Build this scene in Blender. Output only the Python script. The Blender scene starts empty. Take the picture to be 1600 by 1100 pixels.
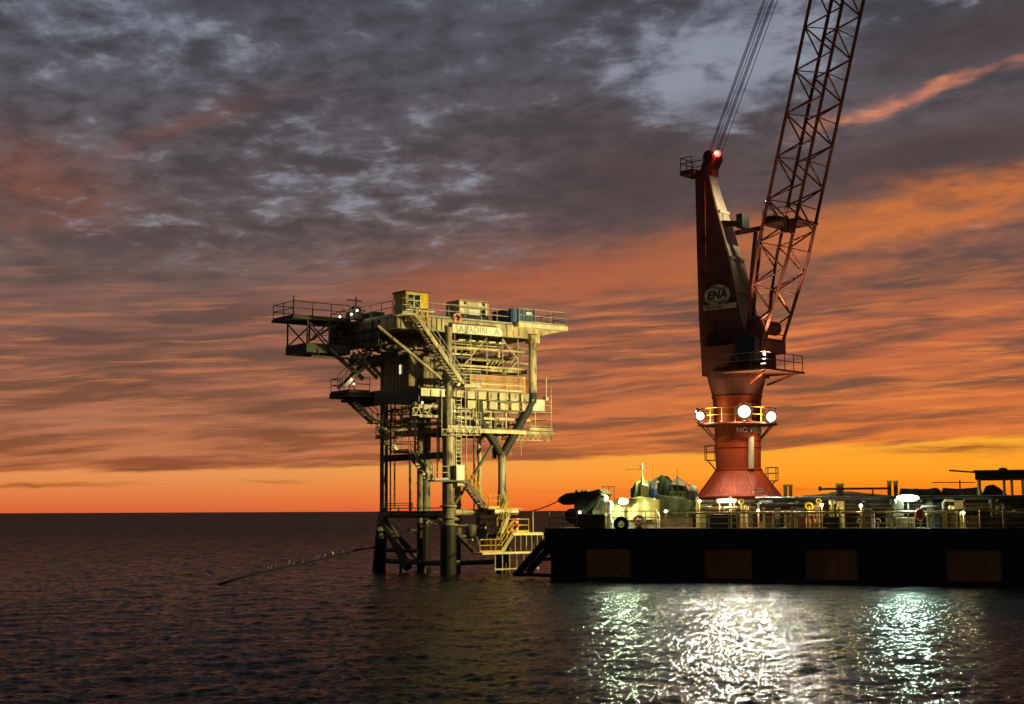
import bpy, math, random
from mathutils import Vector, Matrix, noise as mnoise

R = math.radians
SC = bpy.context.scene
COL = SC.collection

# ------------------------------------------------------------------ camera
EYE = Vector((0, 0, 4.6))
PITCH, ROLL, FPX = 6.13, -0.25, 2311.0
cam_data = bpy.data.cameras.new('camera')
cam = bpy.data.objects.new('camera', cam_data)
COL.objects.link(cam)
CAM_ROT = Matrix.Rotation(R(90 + PITCH), 3, 'X') @ Matrix.Rotation(R(ROLL), 3, 'Z')
cam.matrix_world = Matrix.Translation(EYE) @ CAM_ROT.to_4x4()
cam_data.sensor_width = 36
cam_data.lens = 36 * FPX / 1600
cam_data.clip_start = 0.5
cam_data.clip_end = 80000
SC.camera = cam

SC.view_settings.view_transform = 'Standard'
SC.view_settings.look = 'None'
SC.view_settings.exposure = 0
SC.view_settings.gamma = 1
SC.view_settings.use_curve_mapping = False
SC.render.engine = 'CYCLES'
SC.cycles.use_denoising = True
SC.cycles.max_bounces = 6
SC.cycles.sample_clamp_indirect = 6
SC.cycles.caustics_reflective = False
SC.cycles.caustics_refractive = False


def lin(r, g, b):
    f = lambda c: (c / 255 / 12.92) if c <= 10.3 else ((c / 255 + 0.055) / 1.055) ** 2.4
    return (f(r), f(g), f(b), 1.0)


# ------------------------------------------------------------------ node expressions
class NX:
    """A small wrapper so node math reads like arithmetic."""
    def __init__(self, tree, sock):
        self.t, self.s = tree, sock

    def _m(self, op, *args, clamp=False):
        n = self.t.nodes.new('ShaderNodeMath'); n.operation = op; n.use_clamp = clamp
        for i, a in enumerate((self,) + args):
            if isinstance(a, NX): self.t.links.new(a.s, n.inputs[i])
            else: n.inputs[i].default_value = a
        return NX(self.t, n.outputs[0])

    def __add__(self, o): return self._m('ADD', o)
    __radd__ = __add__
    def __sub__(self, o): return self._m('SUBTRACT', o)
    def __mul__(self, o): return self._m('MULTIPLY', o)
    __rmul__ = __mul__
    def __truediv__(self, o): return self._m('DIVIDE', o)
    def __neg__(self): return self._m('MULTIPLY', -1.0)
    def clamp(self): return self._m('ADD', 0.0, clamp=True)
    def pw(self, e): return self._m('POWER', e)
    def mx(self, o): return self._m('MAXIMUM', o)
    def ab(self): return self._m('ABSOLUTE')
    def exp(self): return self._m('EXPONENT')

    def step(self, a, b):
        n = self.t.nodes.new('ShaderNodeMapRange'); n.interpolation_type = 'SMOOTHSTEP'
        self.t.links.new(self.s, n.inputs[0])
        n.inputs[1].default_value = a; n.inputs[2].default_value = b
        return NX(self.t, n.outputs[0])


def nvec(t, x, y, z):
    n = t.nodes.new('ShaderNodeCombineXYZ')
    for i, a in enumerate((x, y, z)):
        if isinstance(a, NX): t.links.new(a.s, n.inputs[i])
        else: n.inputs[i].default_value = a
    return NX(t, n.outputs[0])


def nnoise(t, v, scale=1.0, detail=4, rough=0.55, dist=0.0, lac=2.0):
    n = t.nodes.new('ShaderNodeTexNoise')
    if v is not None: t.links.new(v.s, n.inputs['Vector'])
    n.inputs['Scale'].default_value = scale
    n.inputs['Detail'].default_value = detail
    n.inputs['Roughness'].default_value = rough
    n.inputs['Lacunarity'].default_value = lac
    n.inputs['Distortion'].default_value = dist
    return NX(t, n.outputs['Fac'])


def nramp(t, x, stops, interp='LINEAR'):
    n = t.nodes.new('ShaderNodeValToRGB')
    t.links.new(x.s, n.inputs[0])
    cr = n.color_ramp; cr.interpolation = interp
    while len(cr.elements) < len(stops): cr.elements.new(0.5)
    for e, (p, c) in zip(cr.elements, stops):
        e.position = p; e.color = c
    return NX(t, n.outputs[0])


def nmix(t, f, a, b, mode='MIX'):
    n = t.nodes.new('ShaderNodeMix'); n.data_type = 'RGBA'; n.blend_type = mode
    for i, q in ((0, f), (6, a), (7, b)):
        if isinstance(q, NX): t.links.new(q.s, n.inputs[i])
        else: n.inputs[i].default_value = q
    return NX(t, n.outputs[2])


# ------------------------------------------------------------------ sky (afterglow under broken cloud)
def build_world():
    w = bpy.data.worlds.new('World'); SC.world = w; w.use_nodes = True
    w.cycles.sampling_method = 'NONE'   # broad soft sky: found by scattered rays alone
    t = w.node_tree; t.nodes.clear()
    out = t.nodes.new('ShaderNodeOutputWorld'); bg = t.nodes.new('ShaderNodeBackground')
    t.links.new(bg.outputs[0], out.inputs[0])
    tc = t.nodes.new('ShaderNodeTexCoord'); sp = t.nodes.new('ShaderNodeSeparateXYZ')
    t.links.new(tc.outputs['Generated'], sp.inputs[0])
    x, y, z = (NX(t, sp.outputs[i]) for i in range(3))
    el = z._m('ARCSINE') * 57.2958
    az = x._m('ARCTAN2', y) * 57.2958
    elc = el.mx(0.0)
    # streak space (flat bands, rising gently to the right) and overhead cloud-sheet space
    e_t = z - x * 0.062
    warp = nnoise(t, nvec(t, x * 9.0, y * 9.0, e_t * 30.0), 1.0, 3, 0.5) - 0.5
    s_fine = nnoise(t, nvec(t, x * 10.0, y * 10.0, e_t * 130.0 + warp * 1.5), 1.0, 7, 0.58)
    s_mid = nnoise(t, nvec(t, x * 5.0 + 3.1, y * 5.0, e_t * 46.0 + warp * 1.2), 1.0, 6, 0.55)
    zz = z.mx(0.0) + 0.10
    px_, py_ = x / zz, y / zz
    c_big = nnoise(t, nvec(t, px_ * 0.9 + 7.7, py_ * 0.8, 2.0), 1.0, 6, 0.55, 0.5)
    c_small = nnoise(t, nvec(t, px_ * 3.4 + 1.3, py_ * 3.4 + px_ * 0.5, 5.0), 1.0, 8, 0.60, 0.25)
    c_lump = nnoise(t, nvec(t, px_ * 11.0 + 9.3, py_ * 9.0 + px_ * 1.5, 1.0), 1.0, 5, 0.60, 0.2)
    thread = nnoise(t, nvec(t, x * 15.0, y * 15.0 + 4.0, e_t * 230.0 + warp * 2.0), 1.0, 5, 0.58)

    def blob(a0, e0, sa, se, slope=0.0, wob=0.0):
        da = (az - a0) / sa
        de = (el - e0 - (az - a0) * slope + (c_small - 0.5) * wob) / se
        return (-(da * da + de * de)).exp()

    f = (elc / 20.0).clamp()
    # clear strip over the horizon, brightest to the right where the sun went down
    clear_l = nramp(t, f, [(0.0, lin(216, 98, 56)), (0.035, lin(226, 126, 68)), (0.08, lin(226, 150, 86)), (0.14, lin(214, 152, 96)),
                           (0.3, lin(170, 135, 110)), (0.6, lin(122, 128, 142)), (1.0, lin(118, 130, 152))])
    clear_r = nramp(t, f, [(0.0, lin(244, 98, 20)), (0.03, lin(249, 124, 20)), (0.07, lin(253, 156, 36)), (0.13, lin(248, 168, 52)),
                           (0.3, lin(190, 140, 100)), (0.6, lin(122, 132, 150)), (1.0, lin(122, 136, 160))])
    clear = nmix(t, az.step(-14, 14), clear_l, clear_r)

    dark = nramp(t, f, [(0.06, lin(150, 82, 48)), (0.16, lin(132, 80, 57)), (0.30, lin(104, 74, 64)), (0.42, lin(84, 70, 67)),
                        (0.6, lin(80, 71, 74)), (0.8, lin(72, 69, 75)), (1.0, lin(66, 67, 74))])
    lit_l = nramp(t, f, [(0.06, lin(208, 122, 72)), (0.16, lin(178, 112, 82)), (0.30, lin(148, 94, 76)), (0.42, lin(122, 92, 84)),
                         (0.55, lin(116, 105, 106)), (0.8, lin(103, 101, 110)), (1.0, lin(96, 100, 113))])
    lit_r = nramp(t, f, [(0.06, lin(240, 132, 48)), (0.16, lin(216, 114, 58)), (0.30, lin(192, 102, 66)), (0.45, lin(170, 98, 68)),
                         (0.6, lin(108, 88, 86)), (0.8, lin(92, 88, 96)), (1.0, lin(88, 90, 102))])
    lit = nmix(t, az.step(-12, 12), lit_l, lit_r)
    k_st = (s_fine * 0.80 + s_mid * 0.30 - 0.05).step(0.39, 0.62)
    k_cl = (c_big * 0.38 + c_small * 0.42 + c_lump * 0.40 - 0.10).step(0.38, 0.64)
    up = el.step(6.5, 11.0)
    k = nmixf(t, up, k_st, k_cl)
    cloud = nmix(t, k, dark, lit)
    thr = thread.step(0.52, 0.68) * el.step(10.5, 6.0)
    cloud = nmix(t, (thr * 0.62).clamp(), cloud, nmix(t, az.step(-12, 12), lin(196, 118, 76), lin(232, 134, 66)))
    thd = thread.step(0.47, 0.34) * el.step(10.5, 6.0)
    cloud = nmix(t, (thd * 0.40).clamp(), cloud, lin(100, 66, 54))

    # broad warm bank and the dark bank over it
    warm = blob(18, 11.6, 13, 0.95, 0.17, 4.2)
    cloud = nmix(t, (warm * (0.55 + 0.7 * s_mid) * 1.05).clamp(), cloud, lin(214, 118, 54))
    warm2 = blob(2, 9.0, 7.5, 1.0, 0.10, 3.0)
    cloud = nmix(t, (warm2 * (0.35 + 0.6 * s_mid)).clamp(), cloud, lin(180, 94, 62))
    bank = blob(17, 13.3, 8, 1.3, 0.13, 2.2).mx(blob(19, 17.4, 5.0, 0.9, 0.2, 2.0) * 0.9).mx(blob(5, 12.8, 4.2, 2.2, 0.0, 3.0))
    cloud = nmix(t, (bank * 1.0).clamp(), cloud, lin(74, 63, 65))
    red = blob(-18.5, 12.1, 3.4, 1.5, -0.1, 4.0).mx(blob(-13.0, 14.3, 3.8, 0.5, 0.35, 2.2) * 0.55)
    cloud = nmix(t, (red * (0.2 + 1.3 * c_small)).clamp(), cloud, lin(124, 76, 62))
    rose = blob(15.0, 15.2, 6.5, 0.19, 0.25, 2.2)
    cloud_rose = (rose * (c_lump * 3.4 - 1.0).clamp() * az.step(9.5, 13.5)).clamp()

    # breaks of pale dusk sky high up, ragged
    gap_place = (blob(8.4, 16.9, 5.0, 3.2, 0.12, 3.5) * 0.30
                 + blob(16.5, 19.4, 6.0, 1.2, 0.1, 2.0) * 0.34
                 + blob(-15.5, 18.2, 6.0, 1.7, -0.12, 3.0) * 0.18
                 + blob(-2.5, 12.3, 6.5, 2.4, 0.05, 3.0) * 0.13
                 + blob(-8.5, 14.4, 4.0, 2.0, -0.1, 2.0) * 0.10
                 + blob(-13.5, 10.4, 4.0, 1.2, -0.1, 2.0) * 0.09)
    gap = (c_small * 0.60 + c_lump * 0.42 + c_big * 0.12 + gap_place - bank * 0.15 - 0.08).step(0.55, 0.86)
    gap = gap * el.step(7.5, 11.0)
    cloud = nmix(t, (gap * 0.72).clamp(), cloud, lin(120, 127, 145))
    bright = (c_lump * 0.95 + c_small * 0.35 + gap_place * 0.8 - 0.14 - bank * 0.2).step(0.60, 0.84) * el.step(8.0, 11.5)
    cloud = nmix(t, (bright * 0.42).clamp(), cloud, lin(166, 172, 186))
    shade = (c_lump * 0.7 + c_small * 0.5 - 0.1).step(0.50, 0.36) * el.step(9.0, 12.5)
    cloud = nmix(t, (shade * 0.4).clamp(), cloud, lin(60, 57, 63))
    cloud = nmix(t, cloud_rose, cloud, lin(206, 128, 98))
    cloud = nmix(t, (blob(7.9, 15.6, 1.6, 0.6, 0.2, 3.0) * 0.7).clamp(), cloud, lin(84, 78, 84))

    # lower edge of the sheet: ragged, a little higher to the right
    edge = el - (1.95 + az * 0.030 + (s_mid - 0.5) * 0.7 + (s_fine - 0.5) * 0.55)
    cover = edge.step(-0.06, 0.16)
    wisps = (blob(17.0, 2.18, 3.0, 0.16, 0.01, 0.8) * (s_fine * 2.2 - 0.25)).mx(blob(-18.0, 1.02, 3.2, 0.07, 0.01, 0.5) * 0.9)
    wisps = wisps.mx(blob(-9.2, 1.15, 1.1, 0.05, -0.03, 0.4) * 0.6).mx(blob(9.0, 0.72, 6.0, 0.09, 0.0, 0.6) * 0.45)
    sky = nmix(t, cover, clear, cloud)
    sky = nmix(t, (wisps * 0.85).clamp(), sky, lin(150, 82, 44))

    # away from the sunset the dusk sky is nearly dark
    glow = (y + x * 0.2).step(-0.35, 0.85)
    high = el.step(36, 16)
    fall = (glow * 0.96 + 0.04) * (high * 0.9 + 0.1)
    sky = nmix(t, fall.clamp(), (0.034, 0.035, 0.040, 1), sky)
    # physical dusk sky underneath, very faint
    ns = t.nodes.new('ShaderNodeTexSky'); ns.sky_type = 'NISHITA'; ns.sun_disc = False
    ns.sun_elevation = R(0.5); ns.sun_rotation = R(10)
    vs = t.nodes.new('ShaderNodeMix'); vs.data_type = 'RGBA'; vs.blend_type = 'ADD'
    vs.inputs[0].default_value = 0.004
    t.links.new(sky.s, vs.inputs[6]); t.links.new(ns.outputs[0], vs.inputs[7])
    t.links.new(vs.outputs[2], bg.inputs[0])
    bg.inputs[1].default_value = 1.0


def nmixf(t, f, a, b):
    n = t.nodes.new('ShaderNodeMix'); n.data_type = 'FLOAT'
    for i, q in ((0, f), (2, a), (3, b)):
        if isinstance(q, NX): t.links.new(q.s, n.inputs[i])
        else: n.inputs[i].default_value = q
    return NX(t, n.outputs[0])


build_world()

sun_data = bpy.data.lights.new('sun', 'SUN')
sun_data.energy = 0.02; sun_data.angle = R(12); sun_data.color = (1, 0.5, 0.2)
sun = bpy.data.objects.new('sun', sun_data); COL.objects.link(sun)
sun.rotation_euler = (R(-89.0), 0, R(-10))


# ------------------------------------------------------------------ survey: sight lines met with real planes
class Frame:
    def __init__(self, x, y, deg):
        self.o = Vector((x, y, 0)); self.deg = deg
        self.U = Vector((math.cos(R(deg)), math.sin(R(deg)), 0)); self.V = Vector((-self.U.y, self.U.x, 0))

    @staticmethod
    def ray(px, py):
        return CAM_ROT @ Vector(((px - 800) / FPX, (550 - py) / FPX, -1))

    def loc(self, p):
        q = p - self.o
        return Vector((q.dot(self.U), q.dot(self.V), q.z))

    def v(self, px, py, v=0.0):
        d = self.ray(px, py); t = (v - (EYE - self.o).dot(self.V)) / d.dot(self.V)
        return self.loc(EYE + d * t)

    def u(self, px, py, u=0.0):
        d = self.ray(px, py); t = (u - (EYE - self.o).dot(self.U)) / d.dot(self.U)
        return self.loc(EYE + d * t)

    def z(self, px, py, z=0.0):
        d = self.ray(px, py); t = (z - EYE.z) / d.z
        return self.loc(EYE + d * t)


# ------------------------------------------------------------------ mesh building
class MB:
    def __init__(self): self.vs, self.fs, self.sm = [], [], []

    def add(self, vs, fs, smooth=False):
        o = len(self.vs); self.vs += [tuple(v) for v in vs]
        for f in fs:
            self.fs.append(tuple(i + o for i in f)); self.sm.append(smooth)
        return self

    def hexa(self, c):  # 8 corners: bottom ring then top ring
        return self.add(c, [(3, 2, 1, 0), (4, 5, 6, 7), (0, 1, 5, 4), (1, 2, 6, 5), (2, 3, 7, 6), (3, 0, 4, 7)])

    def box(self, x0, y0, z0, x1, y1, z1):
        x0, x1 = sorted((x0, x1)); y0, y1 = sorted((y0, y1)); z0, z1 = sorted((z0, z1))
        return self.hexa([(x0, y0, z0), (x1, y0, z0), (x1, y1, z0), (x0, y1, z0), (x0, y0, z1), (x1, y0, z1), (x1, y1, z1), (x0, y1, z1)])

    def basis(self, p, q, up=Vector((0, 0, 1))):
        d = (q - p).normalized()
        if abs(d.dot(up)) > 0.98: up = Vector((0, 1, 0))
        s = d.cross(up).normalized(); n = s.cross(d)
        return d, s, n

    def bar(self, p, q, w, h):
        p, q = Vector(p), Vector(q); d, s, n = self.basis(p, q)
        r = [(-1, -1), (1, -1), (1, 1), (-1, 1)]
        c = [p + s * (a * w / 2) + n * (b * h / 2) for a, b in r] + [q + s * (a * w / 2) + n * (b * h / 2) for a, b in r]
        return self.hexa(c)

    def ibeam(self, p, q, w, h, t=0.05):
        p, q = Vector(p), Vector(q); d, s, n = self.basis(p, q)
        self.bar(p + n * (h / 2 - t / 2), q + n * (h / 2 - t / 2), w, t)
        self.bar(p - n * (h / 2 - t / 2), q - n * (h / 2 - t / 2), w, t)
        return self.bar(p, q, t * 0.8, h - 2 * t)

    def tube(self, p, q, r, n=10, r2=None, cap=True):
        p, q = Vector(p), Vector(q); r2 = r if r2 is None else r2
        d, s, m = self.basis(p, q)
        ring = lambda c, rr: [c + (s * math.cos(2 * math.pi * i / n) + m * math.sin(2 * math.pi * i / n)) * rr for i in range(n)]
        a, b = ring(p, r), ring(q, r2)
        self.add(a + b, [(i, (i + 1) % n, n + (i + 1) % n, n + i) for i in range(n)], True)
        if cap:
            self.add(a, [tuple(range(n - 1, -1, -1))]); self.add(b, [tuple(range(n))])
        return self

    def path(self, pts, r, n=6):
        pts = [Vector(p) for p in pts]
        rings = []
        for i, p in enumerate(pts):
            d = (pts[min(i + 1, len(pts) - 1)] - pts[max(i - 1, 0)])
            _, s, m = self.basis(p, p + d)
            rings += [p + (s * math.cos(2 * math.pi * k / n) + m * math.sin(2 * math.pi * k / n)) * r for k in range(n)]
        fs = []
        for i in range(len(pts) - 1):
            for k in range(n):
                fs.append((i * n + k, i * n + (k + 1) % n, (i + 1) * n + (k + 1) % n, (i + 1) * n + k))
        self.add(rings, fs, True)
        L = (len(pts) - 1) * n
        self.add(rings[:n], [tuple(range(n - 1, -1, -1))]); self.add(rings[L:], [tuple(range(n))])
        return self

    def lathe(self, prof, c=(0, 0, 0), n=32):
        c = Vector(c); vs, fs = [], []
        for r, z in prof:
            vs += [c + Vector((r * math.cos(2 * math.pi * i / n), r * math.sin(2 * math.pi * i / n), z)) for i in range(n)]
        for j in range(len(prof) - 1):
            for i in range(n):
                fs.append((j * n + i, j * n + (i + 1) % n, (j + 1) * n + (i + 1) % n, (j + 1) * n + i))
        self.add(vs, fs, True)
        L = (len(prof) - 1) * n
        self.add(vs[:n], [tuple(range(n - 1, -1, -1))]); self.add(vs[L:], [tuple(range(n))])
        return self

    def torus(self, c, ax, Rr, r, n=20, m=8):
        c, ax = Vector(c), Vector(ax).normalized()
        s = ax.cross(Vector((0, 0, 1)) if abs(ax.z) < .9 else Vector((0, 1, 0))).normalized(); w = ax.cross(s)
        vs, fs = [], []
        for i in range(n):
            a = 2 * math.pi * i / n; d = s * math.cos(a) + w * math.sin(a)
            for j in range(m):
                b = 2 * math.pi * j / m
                vs.append(c + d * (Rr + r * math.cos(b)) + ax * (r * math.sin(b)))
        for i in range(n):
            for j in range(m):
                fs.append((i * m + j, ((i + 1) % n) * m + j, ((i + 1) % n) * m + (j + 1) % m, i * m + (j + 1) % m))
        return self.add(vs, fs, True)

    def ball(self, c, rx, ry, rz, n=12, m=8):
        c = Vector(c); vs = [c + Vector((0, 0, -rz))]
        for j in range(1, m):
            a = math.pi * j / m - math.pi / 2
            vs += [c + Vector((rx * math.cos(a) * math.cos(2 * math.pi * i / n), ry * math.cos(a) * math.sin(2 * math.pi * i / n), rz * math.sin(a))) for i in range(n)]
        vs.append(c + Vector((0, 0, rz))); T = len(vs) - 1
        fs = [(0, 1 + (i + 1) % n, 1 + i) for i in range(n)]
        for j in range(m - 2):
            for i in range(n):
                fs.append((1 + j * n + i, 1 + j * n + (i + 1) % n, 1 + (j + 1) * n + (i + 1) % n, 1 + (j + 1) * n + i))
        fs += [(T, 1 + (m - 2) * n + i, 1 + (m - 2) * n + (i + 1) % n) for i in range(n)]
        return self.add(vs, fs, True)

    def prism(self, poly, off):  # 3-D polygon swept by a vector
        poly = [Vector(p) for p in poly]; off = Vector(off); n = len(poly)
        self.add(poly, [tuple(range(n))]); self.add([p + off for p in poly], [tuple(range(n - 1, -1, -1))])
        for i in range(n):
            a, b = poly[i], poly[(i + 1) % n]
            self.add([a, b, b + off, a + off], [(3, 2, 1, 0)])
        return self

    def build(self, name, m, parent=None, label=None):
        me = bpy.data.meshes.new(name)
        me.from_pydata(self.vs, [], self.fs)
        me.polygons.foreach_set('use_smooth', self.sm)
        me.materials.append(m); me.validate(); me.update()
        import bmesh
        b = bmesh.new(); b.from_mesh(me); bmesh.ops.recalc_face_normals(b, faces=b.faces); b.to_mesh(me); b.free()
        o = bpy.data.objects.new(name, me); COL.objects.link(o)
        if parent is not None: o.parent = parent
        if label: o['label'] = label
        return o


def tag(o, label, cat, group=None):
    o['label'] = label; o['category'] = cat
    if group: o['group'] = group
    return o


def thing(name, label, cat, fr=None, at=(0, 0, 0), rz=0.0, group=None):
    o = bpy.data.objects.new(name, None); COL.objects.link(o); o.empty_display_size = 0.3
    at = Vector(at)
    if fr is not None:
        o.location = fr.o + fr.U * at.x + fr.V * at.y + Vector((0, 0, at.z)); o.rotation_euler = (0, 0, R(fr.deg) + rz)
    else:
        o.location = at; o.rotation_euler = (0, 0, rz)
    return tag(o, label, cat, group)


def inframe(o, fr):
    o.location = fr.o; o.rotation_euler = (0, 0, R(fr.deg)); return o


def lamp(name, kind, loc, energy, color, parent, radius=0.2, aim=None, cone=90, blend=0.5):
    d = bpy.data.lights.new(name, kind); d.energy = energy; d.color = color; d.shadow_soft_size = radius
    o = bpy.data.objects.new(name, d); COL.objects.link(o); o.parent = parent; o.location = loc
    if kind == 'SPOT':
        d.spot_size = R(cone); d.spot_blend = blend
        o.rotation_euler = (Vector(aim) - Vector(loc)).to_track_quat('-Z', 'Y').to_euler()
    return o


def text_mesh(body, size, extrude=0.004, spacing=1.0, offset=0.0):
    c = bpy.data.curves.new('lettering', 'FONT'); c.body = body; c.size = size; c.extrude = extrude
    c.align_x = 'CENTER'; c.align_y = 'CENTER'; c.space_character = spacing; c.resolution_u = 3; c.offset = offset
    o = bpy.data.objects.new('lettering', c); COL.objects.link(o)
    dg = bpy.context.evaluated_depsgraph_get(); dg.update()
    me = bpy.data.meshes.new_from_object(o.evaluated_get(dg))
    bpy.data.objects.remove(o); bpy.data.curves.remove(c)
    return me


def letters(me, parent, loc=(0, 0, 0), rot=(0, 0, 0), scale=(1, 1, 1)):
    """one object for each glyph of a lettering mesh"""
    n = len(me.vertices); root = list(range(n))
    def find(i):
        while root[i] != i:
            root[i] = root[root[i]]; i = root[i]
        return i
    for e in me.edges:
        a, b = find(e.vertices[0]), find(e.vertices[1])
        if a != b: root[a] = b
    groups = {}
    for p in me.polygons: groups.setdefault(find(p.vertices[0]), []).append(p)
    for ps in groups.values():
        ids = sorted({v for p in ps for v in p.vertices}); ix = {v: i for i, v in enumerate(ids)}
        m2 = bpy.data.meshes.new('letter'); m2.from_pydata([me.vertices[v].co[:] for v in ids], [], [[ix[v] for v in p.vertices] for p in ps])
        m2.materials.append(me.materials[0]); m2.update()
        o = bpy.data.objects.new('letter', m2); COL.objects.link(o); o.parent = parent
        o.location = loc; o.rotation_euler = rot; o.scale = scale
    bpy.data.meshes.remove(me)


# ------------------------------------------------------------------ materials
def mat(name, col, rough=0.55, metal=0.0, var=0.25, scale=1.2, rust=0.0, rustcol=(0.10, 0.035, 0.015), bump=0.0, streak=True, tide=None):
    m = bpy.data.materials.new(name); m.use_nodes = True; t = m.node_tree
    b = t.nodes['Principled BSDF']
    tc = t.nodes.new('ShaderNodeTexCoord'); sp = t.nodes.new('ShaderNodeSeparateXYZ')
    t.links.new(tc.outputs['Object'], sp.inputs[0])
    x, y, z = (NX(t, sp.outputs[i]) for i in range(3))
    n1 = nnoise(t, nvec(t, x * 1.0, y * 1.0, z * (0.35 if streak else 1.0)), scale, 6, 0.6)
    c = nmix(t, n1.step(0.3, 0.72), (*[v * (1 - var) for v in col], 1), (*[min(1, v * (1 + var)) for v in col], 1))
    ro = n1 * 0.25 + (rough - 0.12)
    if rust > 0:
        n2 = nnoise(t, nvec(t, x * 2.3 + 4.0, y * 2.3, z * (0.7 if streak else 2.3)), scale * 1.3, 8, 0.65)
        rf = n2.step(0.72 - rust * 0.35, 0.80 - rust * 0.25)
        c = nmix(t, rf, c, (*rustcol, 1)); ro = ro + rf * 0.25
    if tide:  # marine growth below a ragged tide mark, in world height
        ge = t.nodes.new('ShaderNodeNewGeometry'); s2 = t.nodes.new('ShaderNodeSeparateXYZ')
        t.links.new(ge.outputs['Position'], s2.inputs[0])
        h = NX(t, s2.outputs[2]) + (n1 - 0.5) * 2.0
        c = nmix(t, h.step(tide + 0.35, tide - 0.35), c, (0.022, 0.018, 0.012, 1)); ro = ro + 0.0
    t.links.new(c.s, b.inputs['Base Color']); t.links.new(ro.clamp().s, b.inputs['Roughness'])
    b.inputs['Metallic'].default_value = metal
    if bump:
        bn = t.nodes.new('ShaderNodeBump'); bn.inputs['Strength'].default_value = bump; bn.inputs['Distance'].default_value = 0.04
        t.links.new(nnoise(t, NX(t, tc.outputs['Object']), scale * 5, 5, 0.6).s, bn.inputs['Height'])
        t.links.new(bn.outputs[0], b.inputs['Normal'])
    return m


def emit(name, col, strength):
    m = bpy.data.materials.new(name); m.use_nodes = True; b = m.node_tree.nodes['Principled BSDF']
    b.inputs['Base Color'].default_value = (0.8, 0.8, 0.8, 1)
    b.inputs['Emission Color'].default_value = (*col, 1); b.inputs['Emission Strength'].default_value = strength
    return m


def lens_mat(c, r, strength, col=(0.97, 1.0, 0.80), rim=(1.0, 0.86, 0.42)):
    """flood lens: hot core, soft glare put into the emission falloff to the rim"""
    m = bpy.data.materials.new('lit_flood_lens'); m.use_nodes = True; t = m.node_tree; b = t.nodes['Principled BSDF']
    ge = t.nodes.new('ShaderNodeNewGeometry'); d = t.nodes.new('ShaderNodeVectorMath'); d.operation = 'DISTANCE'
    t.links.new(ge.outputs['Position'], d.inputs[0]); d.inputs[1].default_value = c
    q = (NX(t, d.outputs['Value']) / r).clamp()
    core = (q * q * -17.0).exp() * strength + q.step(1.0, 0.5) * 0.55 + 0.04  # falloff towards the rim paints the glow round the lamp
    t.links.new(nmix(t, q.step(0.55, 0.95), (*col, 1), (*rim, 1)).s, b.inputs['Emission Color']); t.links.new(core.s, b.inputs['Emission Strength'])
    b.inputs['Base Color'].default_value = (0, 0, 0, 1); b.inputs['Specular IOR Level'].default_value = 0.0
    return m


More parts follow.
